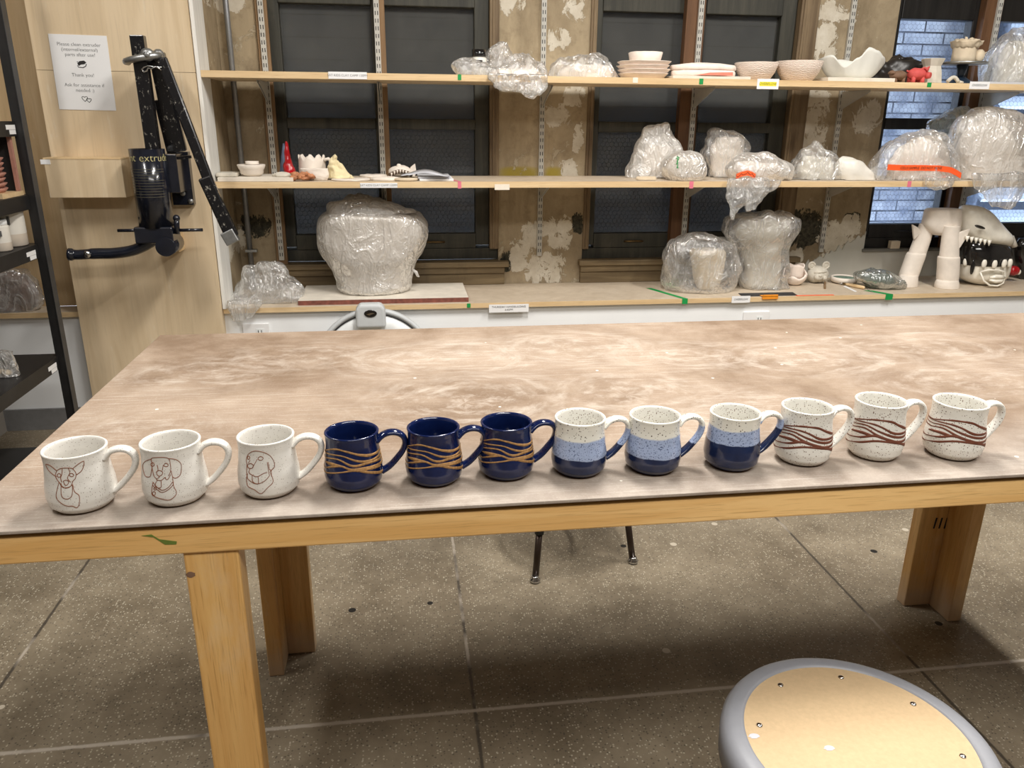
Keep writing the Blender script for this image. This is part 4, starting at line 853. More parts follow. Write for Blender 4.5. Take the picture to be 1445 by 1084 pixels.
t = bag('clay_bag', 'bag of brown clay on the ledge behind the black rack', 'bag', [(378, -25, 15), (385, -45, 35), (398, -55, 50), (415, -55, 57), (430, -55, 58), (440, -50, 52)], 3.615, 'film', .5, .055, ZT, .014, 20, 5, [('clay_block', [(384, -20, 20), (394, -48, 40), (412, -50, 50), (430, -50, 51), (439, -45, 46)], 3.615, 'bag_clay', .45, .045, ZT+.003, .01)], None, 3.675)
t = bag('small_bag', 'small clear bag of tan test pieces on the low rack shelf', 'bag', [(496, -20, 18), (505, -25, 20), (518, -28, 24), (530, -30, 29)], 2.95, 'film', .4, .05, .451, .008, 30, 8, [], None, 9)
for i, (dx, dy) in enumerate(((0, 0), (.028, -.012), (-.03, .006))):
    p = on_z(8, 527, .455); tag(obj('test_piece', MB().ball((p.x+dx-.01, 2.95+dy, .4655), .017, .014, .012, 14), 'clay_tan'), 'tan test piece inside the small clear bag', 'clay piece', 'test pieces in the small bag')

# ---------------------------------------------------------------- upper shelf
t = bag('plastic_bag', 'crumpled clear bag spilling over the upper shelf edge', 'bag', [(79, 726, 742), (84, 716, 755), (92, 708, 764), (100, 694, 770), (110, 690, 772)], 3.66, 'film', .55, .09, ZU, .018, 18, 1)
for sd, rows, Y, dm, b in ((2, [(82, 651, 656), (87, 639, 668), (94, 637, 688), (102, 643, 705), (110, 648, 712)], 3.62, .05, ZU), (3, [(62, 701, 714), (68, 693, 720), (80, 686, 727), (92, 680, 734), (108, 676, 742)], 3.79, .06, ZU), (4, [(106, 690, 770), (113, 692, 772), (121, 697, 774), (128, 710, 770), (132, 735, 760), (137, 746, 752)], 3.525, .018, None)):
    g = MB(); trace(g, rows, Y, .5, .01, dm, 40, 26, b); o = obj('film_fold', g, 'film', t); crumple(o, .014, 20, sd, (b-t.location.z+.001) if b else None)
g = MB(); trace(g, [(98, 700, 755), (104, 692, 762), (110, 690, 764)], 3.65, .6, .02, .08, 30, 12, ZU+.002); o = obj('clay_slab', g, 'clay_pink', t)
jp = on_y(676, 92, 3.72); j = thing('glaze_jar', 'small white jar with a black lid beside the spilling bag', 'jar', (jp.x, 3.72, ZU))
obj('body', MB().lathe([(.03, 0), (.034, .004), (.034, .075), (.028, .082)], (jp.x, 3.72, ZU), 28), 'jar_white', j); obj('lid', MB().lathe([(.031, .0825), (.032, .084), (.032, .112), (.005, .114)], (jp.x, 3.72, ZU), 28), 'black_glaze', j)
obj('label_patch', MB().box(jp.x-.016, jp.x+.012, 3.6855, 3.6885, ZU+.04, ZU+.068), 'ink', j)
bag('plastic_bag', 'clear plastic bag lying on the upper shelf beside the plate stack', 'bag', [(75, 832, 846), (80, 806, 854), (86, 786, 860), (94, 778, 866), (102, 776, 870), (111, 780, 871)], 3.70, 'film', .5, .11, ZU, .02, 15, 7, [('clay_form', [(92, 800, 855), (100, 792, 866), (110, 790, 868)], 3.70, 'clay', .5, .09, ZU+.002, .01)])
pc = on_y(907, 110, 3.67); sc0 = (on_y(942, 90, 3.67).x-on_y(873, 90, 3.67).x)/2
for i in range(4):
    z = ZU+.0005+.0165*i; rr_ = sc0*(.96, 1.0, 1.0, 1.02)[i]
    tag(obj('clay_plate', MB().lathe([(.02, 0), (rr_*.80, 0), (rr_*.98, .020), (rr_, .0225), (rr_*.97, .0225), (rr_*.78, .0055), (.02, .005)], (pc.x+.003*math.sin(i*2.3), 3.67, z), 56, wob=.022, seed=i*1.7, sq=.7), 'clay_pink'), ['bottom', 'second from bottom', 'third from bottom', 'uppermost'][i]+' pale clay plate in the stack on the upper shelf', 'plate', 'stacked pale plates')
bz = ZU+.0005+.0165*3+.006; bw = (on_y(936, 78, 3.67).x-on_y(891, 78, 3.67).x)/2; bh = on_y(914, 74, 3.67).z-bz
def bowl(name, label, x, y, z, r0, r1, h, mat, wob=.02, seed=0, group=None, sq=0):
    return tag(obj(name, MB().lathe([(r0*.3, 0), (r0*.9, 0), (r0+.002, .004), (r0+(r1-r0)*.62, h*.45), (r1, h-.002), (r1-.003, h), (r1-.007, h-.003), (r0+(r1-r0)*.55-.006, h*.45), (r0*.8, .010), (r0*.2, .008)], (x, y, z), 64, wob=wob, seed=seed, sq=sq), mat), label, 'bowl', group)
bowl('clay_bowl', 'small pale bowl standing on top of the plate stack', pc.x+.006, 3.67, bz, bw*.78, bw, max(.03, bh), 'clay_pink', .02, 3, None, .5)
def slab(name, label, cat, x0, x1, Y, z0, z1, mat, d, wob=.03, seed=0, bulge=0):
    a = on_y(x0, 100, Y).x; b = on_y(x1, 100, Y).x; c = (a+b)/2; r = (b-a)/2; rs = []
    for k, z in ((.2, z0), (.97, z0), (1, z0+(z1-z0)*.3), (1, z0+(z1-z0)*.75), (.96, z1), (.5, z1+bulge*.8), (.1, z1+bulge)):
        rs.append([(c+r*k*math.cos(2*PI*j/56)*(1+wob*noise.noise((math.cos(2*PI*j/56)*2+seed, math.sin(2*PI*j/56)*2, seed))), Y+d*k*math.sin(2*PI*j/56), z+.003*noise.noise((j*.3, seed, k))*(1 if z > z0 else 0)) for j in range(56)])
    return tag(obj(name, MB().rings(rs), mat), label, cat)
a = on_y(942, 110, 3.64); b = on_y(1050, 110, 3.64)
tag(obj('ware_board', MB().box(a.x, b.x, 3.565, 3.74, ZU+.0005, ZU+.013), 'plaster_bat', bevel=.002), 'white board under the two thick round clay slabs', 'board')
slab('clay_slab', 'lower of the two thick round clay slabs, orange tape on it', 'slab', 947, 1037, 3.65, ZU+.0135, ZU+.038, 'clay_pink', .085, .03, 1)
tp = MB(); a = on_y(986, 104, 3.567); b = on_y(1034, 100, 3.567)
tp.poly([(a.x-.012, ZU+.016), (b.x, ZU+.016), (b.x, ZU+.030), (a.x+.05, ZU+.027)], 3.5605, 3.5635); tag(obj('tape_strip', tp, plain('coral_tape', (244, 138, 118), .6)), 'coral tape strip along the lower round clay slab', 'tape')
slab('clay_slab', 'upper of the two thick round clay slabs, domed on top', 'slab', 946, 1038, 3.65, ZU+.0385, ZU+.060, 'clay_pink', .085, .03, 5, .012)
for (x0, x1, xb0, xb1, yt), lb, sd in (((1037, 1097, 1050, 1087, 87), 'carved pale bowl behind the yellow OVERFLOW label', 2), ((1095, 1159, 1104, 1146, 85), 'carved pale bowl beside the wavy white bowl', 6)):
    Y = 3.66; c = (on_y(x0, 95, Y).x+on_y(x1, 95, Y).x)/2; r1 = (on_y(x1, 95, Y).x-on_y(x0, 95, Y).x)/2; bowl('clay_bowl', lb, c, Y, ZU+.0005, r1*.60, r1*.965, on_y(x0, yt, Y-.05).z-ZU, 'clay_carved', .012, sd, 'carved pale bowls')
# wavy white bowl on its board
a = on_y(1163, 112, 3.60); b = on_y(1257, 112, 3.60)
tag(obj('ware_board', MB().box(a.x, b.x, 3.565, 3.80, ZU+.0005, ZU+.017), 'plaster_bat', bevel=.002), 'white board under the wavy white bowl', 'board')
c = on_y(1203, 100, 3.69); rs = []
KEY = [(-180, .088), (-152, .100), (-124, .048), (-100, .088), (-80, .132), (-60, .120), (-38, .096), (-12, .070), (20, .066), (60, .084), (90, .092), (135, .086), (180, .085)]
def rimz(a):
    d = (math.degrees(a)+180) % 360-180
    for (a0, h0), (a1, h1) in zip(KEY[:-1], KEY[1:]):
        if a0 <= d <= a1: f = (d-a0)/(a1-a0); f = f*f*(3-2*f); return h0+(h1-h0)*f
    return KEY[0][1]
def rimr(a): return .148+.010*math.cos(2*a)
for k in range(14):
    f = k/13; ring = []
    for j in range(80):
        an = 2*PI*j/80; rr_ = .080+(rimr(an)-.080)*f**.8; ring.append((c.x+rr_*math.cos(an), 3.71+rr_*.74*math.sin(an), ZU+.0175+rimz(an)*f**1.5))
    rs.append(ring)
inn = []
for k in range(13, -1, -1):
    f = k/13; ring = []
    for j in range(80):
        an = 2*PI*j/80; rr_ = (.080+(rimr(an)-.080)*f**.8)-.006; ring.append((c.x+rr_*math.cos(an), 3.71+rr_*.74*math.sin(an), ZU+.0175+max(.006, rimz(an)*f**1.5+.001)))
    inn.append(ring)
tag(obj('wavy_bowl', MB().rings(rs+inn), 'pale_green'), 'white bowl with a tall wavy rim on the upper shelf', 'bowl')
g = MB(); trace(g, [(84, 1262, 1284), (88, 1248, 1300), (94, 1238, 1312), (100, 1228, 1316), (108, 1222, 1316)], 3.79, .35, .02, .05, 44, 24, ZU)
o = tag(obj('dark_film', g, 'dark_cloth'), 'crumpled dark brown plastic behind the coral clay animal', 'plastic'); crumple(o, .018, 18, 11, ZU+.001, 'film')
hb = on_y(1308, 90, 3.74); ring_ = [(.012, .035), (.03, .05), (.040, .085), (.034, .105), (.030, .10), (.034, .083), (.024, .055), (.006, .045)]
g = MB().lathe(ring_, (hb.x, 3.76, ZU), 30, wob=.15, seed=2); g.v = [(x-.25*(z-ZU-.03), y, z) for x, y, z in g.v]; obj('dark_fold', g, 'dark_cloth', o)
def animal(label, x0, x1, yt, Y, mat, cat, base, ear=False, head=1):
    a = on_y(x0, 105, Y).x; b = on_y(x1, 105, Y).x; L = b-a; h = on_y(x0, yt, Y).z-base; t = thing('clay_animal', label, cat, ((a+b)/2, Y, base))
    body = MB().ball(((a+b)/2, Y, base+h*.58), L*.42, .036, h*.40, 24)
    if not ear: body.ball((a+L*.10, Y-.004, base+h*.78), L*.17, .02, h*.18, 16)
    ob = obj('body', body, mat, t); crumple(ob, .004, 40, 3, None, 'n')
    for sx in (.28, .72):
        for sy in (-.016, .016): obj('leg', MB().tube([(a+L*sx, Y+sy, base), (a+L*sx, Y+sy, base+h*.4)], .010 if ear else .008, 10), mat, t)
    if ear:
        for sy in (-.018, .012): obj('ear', MB().tube([(b-L*.22, Y+sy, base+h*.80), (b-L*.05, Y+sy, base+h*1.05)], [.013, .003], 8), mat, t)
        obj('snout', MB().tube([(b-L*.14, Y-.02, base+h*.5), (b-L*.04, Y-.035, base+h*.48)], [.016, .013], 12), mat, t); obj('tail', MB().tube([(a+L*.08, Y, base+h*.7), (a, Y, base+h*.8)], .004, 6), mat, t)
    return t
animal('small tan and brown clay animal beside the coral one', 1255, 1280, 99, 3.62, 'dark_brown', 'clay animal', ZU+.0005)
animal('coral red clay pig on the upper shelf', 1279, 1308, 95, 3.62, 'red_clay', 'clay animal', ZU+.0005, True)
a = on_y(1305, 116, 3.62).x; b = on_y(1333, 116, 3.62).x; c_ = (a+b)/2; zt2 = on_y(1320, 83, 3.66).z
vs = MB(); pr = [(.036, 0), (.046, .004), (.040, (zt2-ZU)*.45), (.034, (zt2-ZU)*.7), (.046, zt2-ZU-.002), (.043, zt2-ZU), (.030, (zt2-ZU)*.7), (.034, .02), (.01, .015)]
vs.lathe(pr, (c_, 3.66, ZU+.0005), 8, sq=1.2, smooth=False); tag(obj('faceted_vase', vs, 'clay_raw'), 'pale faceted clay vase beside the coral pig', 'vase')
# banding wheel with clay castle
w0 = on_y(1357, 100, 3.70); wh = thing('banding_wheel', 'dark blue banding wheel with a pale round top on the upper shelf', 'turntable', (w0.x, 3.70, ZU))
zt3 = on_y(1357, 88, 3.70).z; rr_ = (on_y(1386, 88, 3.7).x-on_y(1328, 88, 3.7).x)/2
obj('wheel_top', MB().lathe([(.01, zt3-ZU-.010), (rr_*.97, zt3-ZU-.010), (rr_, zt3-ZU-.006), (rr_, zt3-ZU-.001), (rr_-.002, zt3-ZU), (.01, zt3-ZU)], (w0.x, 3.70, ZU), 56), 'zinc', wh)
obj('stem', MB().lathe([(.014, .036), (.018, .05), (.026, zt3-ZU-.011), (.01, zt3-ZU-.011)], (w0.x, 3.70, ZU), 28), 'blue_iron', wh)
obj('foot', MB().lathe([(.062, 0), (.064, .005), (.05, .014), (.022, .035), (.01, .036)], (w0.x, 3.70, ZU), 40), 'blue_iron', wh)
def ragged(mb, c, r, h, seed, teeth=7, base=0, thick=.006, flare=1.0):
    rs = []; N = 64
    top = [h*(1-.16*(.5+.5*math.sin(teeth*2*PI*j/N+seed))-.08*abs(noise.noise((j*.4, seed, 0)))) for j in range(N)]
    for side in (0, 1):
        for f in ((0, .3, .6, .85, 1) if side == 0 else (1, .8, .4, .08)):
            rs.append([(c[0]+(r*(1+(flare-1)*f)-side*thick)*math.cos(2*PI*j/N)*(1+.05*noise.noise((j*.21, f*3, seed))), c[1]+(r*(1+(flare-1)*f)-side*thick)*math.sin(2*PI*j/N)*(1+.05*noise.noise((j*.21, f*3, seed))), c[2]+top[j]*f) for j in range(N)])
    return mb.rings(rs)
ct = thing('clay_castle', 'cream clay castle sculpture standing on the banding wheel', 'sculpture', (w0.x, 3.70, zt3))
hz = on_y(1357, 52, 3.70).z-zt3
obj('tower', ragged(MB(), (w0.x-.004, 3.70, zt3+.0005), .052, hz*.82, 2, 5), 'clay_tan', ct); g = MB()
ragged(g, (w0.x-.002, 3.70, zt3+hz*.56), .054, hz*.30, 5, 4, flare=1.28, thick=.012); ragged(g, (w0.x-.004, 3.70, zt3+hz*.66), .040, hz*.26, 8, 6, flare=1.12, thick=.010)
g.tube([(w0.x-.006, 3.69, zt3+hz*.80), (w0.x-.012, 3.69, zt3+hz*1.0)], [.012, .005], 8); o = obj('draped_top', g, 'clay_tan', ct); crumple(o, .007, 38, 4, None, 'n')
obj('side_lump', MB().ball((w0.x+.066, 3.685, zt3+.030), .026, .022, .030, 14).tube([(w0.x+.07, 3.685, zt3+.03), (w0.x+.098, 3.68, zt3+.045)], [.01, .002], 8), 'clay_tan', ct)
p = on_y(1345, 113, 3.60); g = MB(); g.tube([(p.x-.028+.056*i/8, 3.60, ZU+.008+.02*math.sin(PI*i/8)) for i in range(9)], .0085, 10).tube([(p.x+.028, 3.60, ZU+.009), (p.x+.05, 3.595, ZU+.006)], [.008, .004], 8)
tag(obj('clay_arch', g, 'clay_raw'), 'small bent strip of pale clay under the banding wheel', 'clay piece')
a = on_y(1390, 114, 3.6); tag(obj('ware_board', MB().box(a.x, a.x+.42, 3.57, 3.90, ZU+.0005, ZU+.010), 'paper_grey'), 'thin grey board under the large bag beyond the banding wheel', 'board')
bag('plastic_bag', 'big clear bag on a thin board at the far end of the upper shelf', 'bag', [(40, 1432, 1470), (52, 1415, 1482), (66, 1402, 1490), (82, 1393, 1495), (98, 1388, 1498), (116, 1386, 1500)], 3.74, 'film', .5, .13, ZU+.011, .018, 12, 21, [('clay_form', [(60, 1428, 1470), (80, 1412, 1480), (115, 1405, 1485)], 3.76, 'clay_raw', .5, .08, ZU+.013, .01)])

# ---------------------------------------------------------------- middle shelf, clay camp pieces
a = on_y(307, 257, 3.565); b = on_y(414, 257, 3.565)
tag(obj('ware_board', MB().box(a.x, b.x, 3.565, 3.80, ZM+.0005, ZM+.017), 'plaster_bat', bevel=.002), 'white plaster board at the shelf end under the small lidded bowl', 'board')
zb_ = ZM+.0175
a = on_y(309, 250, 3.66); b = on_y(338, 250, 3.66); tag(obj('clay_tile', MB().box(a.x, b.x, 3.60, 3.71, zb_, zb_+.016), 'clay_raw', bevel=.004), 'rough clay slab left of the small lidded bowl', 'slab')
c = (on_y(335, 240, 3.66).x+on_y(375, 240, 3.66).x)/2; r = (on_y(375, 240, 3.66).x-on_y(335, 240, 3.66).x)/2
lb = thing('lidded_bowl', 'small pale bowl with a wide flat rim and inner ring', 'bowl', (c, 3.66, zb_)); obj('body', MB().lathe([(.01, 0), (r*.55, 0), (r*.82, .012), (r*.84, .026), (r*.90, .030), (r, .046), (r*.97, .049), (r*.6, .047), (.01, .046)], (c, 3.66, zb_), 56, wob=.02, seed=3), 'clay', lb)
obj('inner_ring', MB().lathe([(r*.52, .0485), (r*.46, .054), (r*.48, .062), (r*.42, .062), (r*.38, .052), (.01, .05)], (c+.004, 3.665, zb_), 40, wob=.03, seed=5), 'clay', lb)
slab('clay_piece', 'flat pale clay scrap beside the lidded bowl', 'clay piece', 372, 402, 3.64, zb_, zb_+.010, 'clay_raw', .04, .2, 9, .008)
def stand(name, label, cat, rows, Y, mat, dk, dm, base, amp=0, sc=20, seed=0, sq=.0, mode='n', group=None):
    g = MB(); trace(g, rows, Y, dk, .005, dm, 40, 28, base, sq=sq); o = tag(obj(name, g, mat), label, cat, group)
    if amp: crumple(o, amp, sc, seed, base+.0005, mode)
    return o
stand('pointed_figure', 'glossy red glazed pointed figure on the middle shelf', 'figurine', [(199.3, 402.5, 404), (205, 402, 406.5), (215, 401.6, 408.5), (228, 401.4, 411.5), (234, 400.5, 413.5), (242, 400.5, 417), (250, 403, 417.5)], 3.68, 'red_glaze', 1, .06, zb_, .0025, 45, 2)
stand('cone_figure', 'slate grey cone behind the red glazed figure', 'figurine', [(202.5, 399, 401.5), (210, 398, 403), (225, 396, 406), (243, 394, 410)], 3.765, 'slate', 1, .05, zb_, .001, 40, 4)
cs_ = on_y(441, 240, 3.72); rc_ = (on_y(459, 230, 3.72).x-on_y(421, 230, 3.72).x)/2; h_ = on_y(440, 218, 3.72).z-ZM
cst = thing('castle_cup', 'pale clay castle shaped cup with ragged battlements', 'sculpture', (cs_.x, 3.72, ZM)); obj('tower', ragged(MB(), (cs_.x, 3.72, ZM+.0008), rc_, h_, 1.2, 9), 'clay', cst)
p0 = Vector((cs_.x+rc_*.93, 3.70, ZM+h_*.78)); obj('handle', MB().tube([p0, p0+Vector((.02, 0, .006)), p0+Vector((.036, 0, -.012)), p0+Vector((.03, 0, -.04)), p0+Vector((.004, 0, -.055))], .008, 10), 'clay', cst)
stand('clay_basin', 'shallow pale basin in front of the castle cup', 'bowl', [(238, 424, 462), (246, 427, 464), (252, 432, 464), (257, 440, 462)], 3.64, 'clay', .5, .026, ZM+.0005, .003, 30, 6)
g = MB(); random.seed(5)
q = on_y(427, 252, 3.60)
for i in range(22): g.ball((q.x+random.uniform(-.036, .036), 3.592+random.uniform(-.018, .02), ZM+.011+random.uniform(0, .022)), random.uniform(.010, .018), random.uniform(.004, .009), random.uniform(.005, .012), 10)
o = tag(obj('clay_cluster', g, 'clay_brown'), 'orange brown crumpled clay cluster before the castle cup', 'clay piece'); crumple(o, .006, 70, 1, ZM+.0008, 'n')
stand('shell_sculpture', 'yellowish ridged clay shell cone beside the castle cup', 'sculpture', [(222, 470, 475), (228, 466, 479), (236, 463.5, 485), (244, 462, 491), (252, 462, 499)], 3.665, 'clay_yellow', .45, .03, ZM+.0005+.007, .013, 30, 9, .3, 'film')
slab('clay_slab', 'ruffled flat clay slab under the shell cone', 'slab', 458, 515, 3.655, ZM+.0005, ZM+.007, 'clay', .085, .12, 12)
slab('clay_slab', 'broken flat clay slab in front of the shelf upright', 'slab', 516, 560, 3.63, ZM+.0005, ZM+.013, 'clay', .05, .2, 15, .004)
slab('clay_plate', 'thin flat pale plate lying behind the shell cone', 'plate', 500, 540, 3.84, ZM+.0005, ZM+.012, 'clay', .06, .02, 3)
sh = on_y(567, 243, 3.72); sr = (on_y(585, 243, 3.72).x-on_y(548, 243, 3.72).x)/2
sk_ = thing('shark_head', 'pale clay shark head with open toothed mouth and fin', 'sculpture', (sh.x, 3.72, ZM))
hh = on_y(560, 232.5, 3.72).z-ZM; g = MB().ball((sh.x-.008, 3.72, ZM+hh*.50), sr*.88, .055, hh*.47, 28); g.ball((sh.x-.012, 3.70, ZM+hh*.93), .012, .012, .012, 12); o = obj('head', g, 'clay', sk_); crumple(o, .003, 30, 4, .001, 'n')
p = Vector((sh.x+sr*.62, 3.715, ZM+hh*.3)); obj('fin', MB().poly([(p.x-.012, p.z), (p.x+.004, p.z+hh*.55), (p.x+.024, p.z+hh*.80), (p.x+.030, p.z+hh*.2), (p.x+.02, p.z-.01)], 3.705, 3.725), 'clay', sk_, .003)
mo = MB().tube([(sh.x-.056+.10*i/10, 3.72-.056+.012*abs(i/5-1)**2, ZM+hh*.30+.018*math.sin(PI*i/10)) for i in range(11)], .009, 8); obj('mouth', mo, plain('dark_mouth', (96, 78, 62), .8), sk_); te = MB()
for i in range(7):
    x = sh.x-.046+.013*i; te.tube([(x, 3.72-.063, ZM+hh*.30+.018*math.sin(PI*(i+.6)/7.4)+.008), (x, 3.72-.065, ZM+hh*.30+.018*math.sin(PI*(i+.6)/7.4)-.008)], [.0045, .0008], 6)
obj('tooth_row', te, 'clay', sk_)
a = on_y(572, 254, 3.61); tag(obj('clay_disc', MB().lathe([(.01, 0), (.052, 0), (.058, .004), (.056, .012), (.01, .013)], (a.x, 3.62, ZM+.0005), 40), 'clay_tan'), 'tan round disc in front of the shark head', 'disc')
a = on_y(592, 255, 3.6); b = on_y(640, 255, 3.6)
for i, lbx in enumerate(('lower booklet of white paper beside the pink tape', 'upper booklet of grey paper beside the pink tape')):
    tag(obj('paper_booklet', MB().box(a.x-.006*i, b.x-.012*i, 3.59+.01*i, 3.80, ZM+.0005+.0095*i, ZM+.009+.0095*i), ['paper', 'paper_grey'][i], bevel=.001), lbx, 'booklet', 'papers by the pink tape')
g = MB(); N = 16; rs = []
x0, x1 = on_y(566, 250, 3.6).x, on_y(634, 250, 3.6).x
for i in range(N+1):
    x = x0+(x1-x0)*i/N; z = ZM+.0205+.014*math.sin(PI*i/N)**2+(.003 if i < 3 else 0); rs.append([(x, 3.575+.02*math.sin(i*.4), z), (x, 3.652, z+.012*math.sin(PI*i/N)), (x, 3.652, z+.0125*math.sin(PI*i/N)+.001), (x, 3.575+.02*math.sin(i*.4), z+.001)])
tag(obj('paper_sheet', g.rings(rs, 0, True), 'paper_grey'), 'curled loose grey white sheet lying over the booklets', 'paper')

# ---------------------------------------------------------------- middle shelf, wrapped pieces
bag('wrapped_piece', 'tall milky plastic wrapped piece on the middle shelf', 'wrapped pot', [(174, 927, 938), (180, 909, 943), (192, 904, 949), (206, 899, 956), (220, 894, 961), (236, 892, 963), (248, 886, 961), (258, 884, 958)], 3.81, 'film_white', .5, .08, ZM, .016, 14, 31, [('clay_form', [(205, 915, 945), (225, 908, 950), (245, 905, 950), (257, 903, 950)], 3.81, 'clay', .45, .06, ZM+.003, .008), ('wood_scrap', [(249, 899, 925), (252, 897, 926), (256, 898, 926)], 3.635, 'clay_tan', .3, .012, ZM+.001, 0)])
t = bag('wrapped_piece', 'round white plastic ball with green writing on it', 'wrapped pot', [(213, 957, 974), (217, 947, 984), (226, 938, 992), (237, 934, 996), (248, 936, 995), (258, 944, 989)], 3.635, 'film_white', .8, .075, ZM, .007, 20, 33, [('clay_form', [(218, 955, 976), (228, 943, 987), (240, 940, 990), (256, 948, 985)], 3.64, 'clay', .8, .062, ZM+.002, .004)])
gw_ = MB(); random.seed(8); P = []
for i in range(14): q = on_y(954.5+2.2*(i % 2)+1.2*math.sin(i*2.1), 221+1.25*i, 3.572); P.append((q.x, q.z))
gw_.stroke(P, .006, 3.566, 0, .002); obj('marker_writing', gw_, 'green_tape', t)
bag('wrapped_piece', 'clear bag heaped above the bag with orange tape', 'wrapped pot', [(186, 1005, 1020), (190, 1002, 1040), (199, 999, 1056), (210, 993, 1058), (220, 989, 1057), (232, 994, 1052), (245, 1000, 1060), (258, 1000, 1066)], 3.83, 'film', .5, .085, ZM, .02, 14, 35, [('clay_form', [(194, 1010, 1045), (210, 1003, 1048), (235, 1003, 1048), (257, 1003, 1055)], 3.83, 'clay', .45, .06, ZM+.002, .01)])
t = bag('wrapped_piece', 'milky bag with a short orange tape hanging over the shelf edge', 'wrapped pot', [(215, 1062, 1085), (221, 1046, 1095), (231, 1032, 1108), (243, 1026, 1116), (254, 1028, 1112), (262, 1034, 1100)], 3.64, 'film_white', .5, .085, ZM, .016, 16, 37, [('clay_form', [(228, 1045, 1095), (242, 1038, 1104), (258, 1042, 1098)], 3.65, 'clay_pink', .45, .06, ZM+.002, .01)])
for sd, rows in ((38, [(252, 1027, 1082), (262, 1026, 1084), (272, 1024, 1078), (282, 1026, 1068), (291, 1028, 1050), (300, 1030, 1040), (310, 1031, 1035)]), (39, [(254, 1058, 1102), (264, 1054, 1096), (274, 1056, 1084), (285, 1052, 1074), (297, 1054, 1062)])):
    g = MB(); trace(g, rows, 3.525, .3, .008, .016, 36, 24); o = obj('hanging_tail', g, 'film', t); crumple(o, .012, 22, sd)
g = MB(); P = [on_y(x, y, 3.551) for x, y in ((1039, 249), (1046, 246), (1055, 244), (1061, 246), (1066, 249))]
rs = [[(p.x, p.y+.003, p.z-.011), (p.x, p.y+.003, p.z+.011), (p.x, p.y-.001, p.z+.011), (p.x, p.y-.001, p.z-.011)] for p in P]; tpp = obj('orange_tape', g.rings(rs, 0, False), 'orange_tape', t)
g = MB(); g.stroke([(p.x+dx, p.z+dz) for p in P for dx, dz in ((-.006, -.004), (.0, .004), (.006, -.003))][1:-1], .0022, 3.549); obj('marker_writing', g, 'ink', tpp)
bag('wrapped_piece', 'small clear crumpled bag beside the white paper wrap', 'wrapped pot', [(200, 1150, 1156), (208, 1140, 1161), (216, 1130, 1175), (226, 1122, 1182), (240, 1116, 1186), (258, 1113, 1185)], 3.68, 'film', .6, .10, ZM, .016, 17, 41, [('clay_form', [(222, 1136, 1170), (240, 1126, 1176), (257, 1126, 1176)], 3.69, 'clay_raw', .5, .07, ZM+.002, .01)])
stand('paper_wrap', 'white crumpled paper wrap between two clear bags', 'wrapped pot', [(222, 1186, 1198), (228, 1181, 1212), (238, 1179, 1222), (248, 1181, 1230), (258, 1184, 1232)], 3.64, 'jar_white', .45, .06, ZM+.0005, .012, 14, 43, .4, 'film')
t = bag('wrapped_piece', 'clear bag with a long orange written band', 'wrapped pot', [(184, 1302, 1316), (190, 1282, 1328), (202, 1256, 1338), (217, 1240, 1345), (231, 1230, 1348), (244, 1225, 1350), (258, 1227, 1350)], 3.66, 'film', .45, .09, ZM, .016, 13, 45, [('clay_form', [(194, 1292, 1325), (212, 1268, 1335), (235, 1255, 1338), (257, 1252, 1340)], 3.68, 'clay', .4, .06, ZM+.002, .012)])
g = MB(); P = [on_y(x, y, 3.556) for x, y in ((1253, 236), (1275, 237), (1300, 237), (1325, 237.5), (1342, 240), (1350, 244), (1356, 248))]
rs = [[(p.x, p.y+.004, p.z-.013), (p.x, p.y+.004, p.z+.013), (p.x, p.y-.001, p.z+.013), (p.x, p.y-.001, p.z-.013)] for p in P]; tpp = obj('orange_band', g.rings(rs, 0, False), 'orange_tape', t)
c = on_y(1300, 237.2, 3.553); text('CELLS SAMPLE  DO NOT MOVE', .0155, (c.x, 3.5525, c.z), 'ink', tpp, shear=.2)
g = MB(); trace(g, [(250, 1306, 1345), (257, 1305, 1347), (263, 1310, 1342), (268, 1318, 1332)], 3.535, .3, .008, .02, 30, 16); o = obj('hanging_tail', g, 'film', t); crumple(o, .01, 24, 47)
bag('wrapped_piece', 'greyish thin bag sagging behind the banded bag', 'wrapped pot', [(150, 1356, 1366), (160, 1335, 1372), (172, 1314, 1364), (186, 1309, 1356), (205, 1318, 1356), (230, 1320, 1356), (258, 1320, 1356)], 3.84, 'film_grey', .5, .05, ZM, .014, 14, 49)
t = bag('wrapped_piece', 'largest clear bag at the end of the middle shelf', 'wrapped pot', [(151, 1396, 1415), (157, 1372, 1430), (169, 1357, 1446), (188, 1347, 1462), (208, 1342, 1468), (228, 1342, 1472), (246, 1346, 1472), (260, 1348, 1472)], 3.69, 'film_thick', .5, .12, ZM, .016, 11, 51, [('clay_form', [(165, 1385, 1425), (185, 1365, 1445), (215, 1356, 1452), (258, 1356, 1452)], 3.72, 'clay', .5, .09, ZM+.002, .014)])
g = MB(); trace(g, [(245, 1372, 1450), (258, 1374, 1452), (268, 1380, 1448), (280, 1390, 1440), (292, 1400, 1424)], 3.525, .25, .008, .016, 36, 20); o = obj('hanging_tail', g, 'film', t); crumple(o, .014, 18, 53)

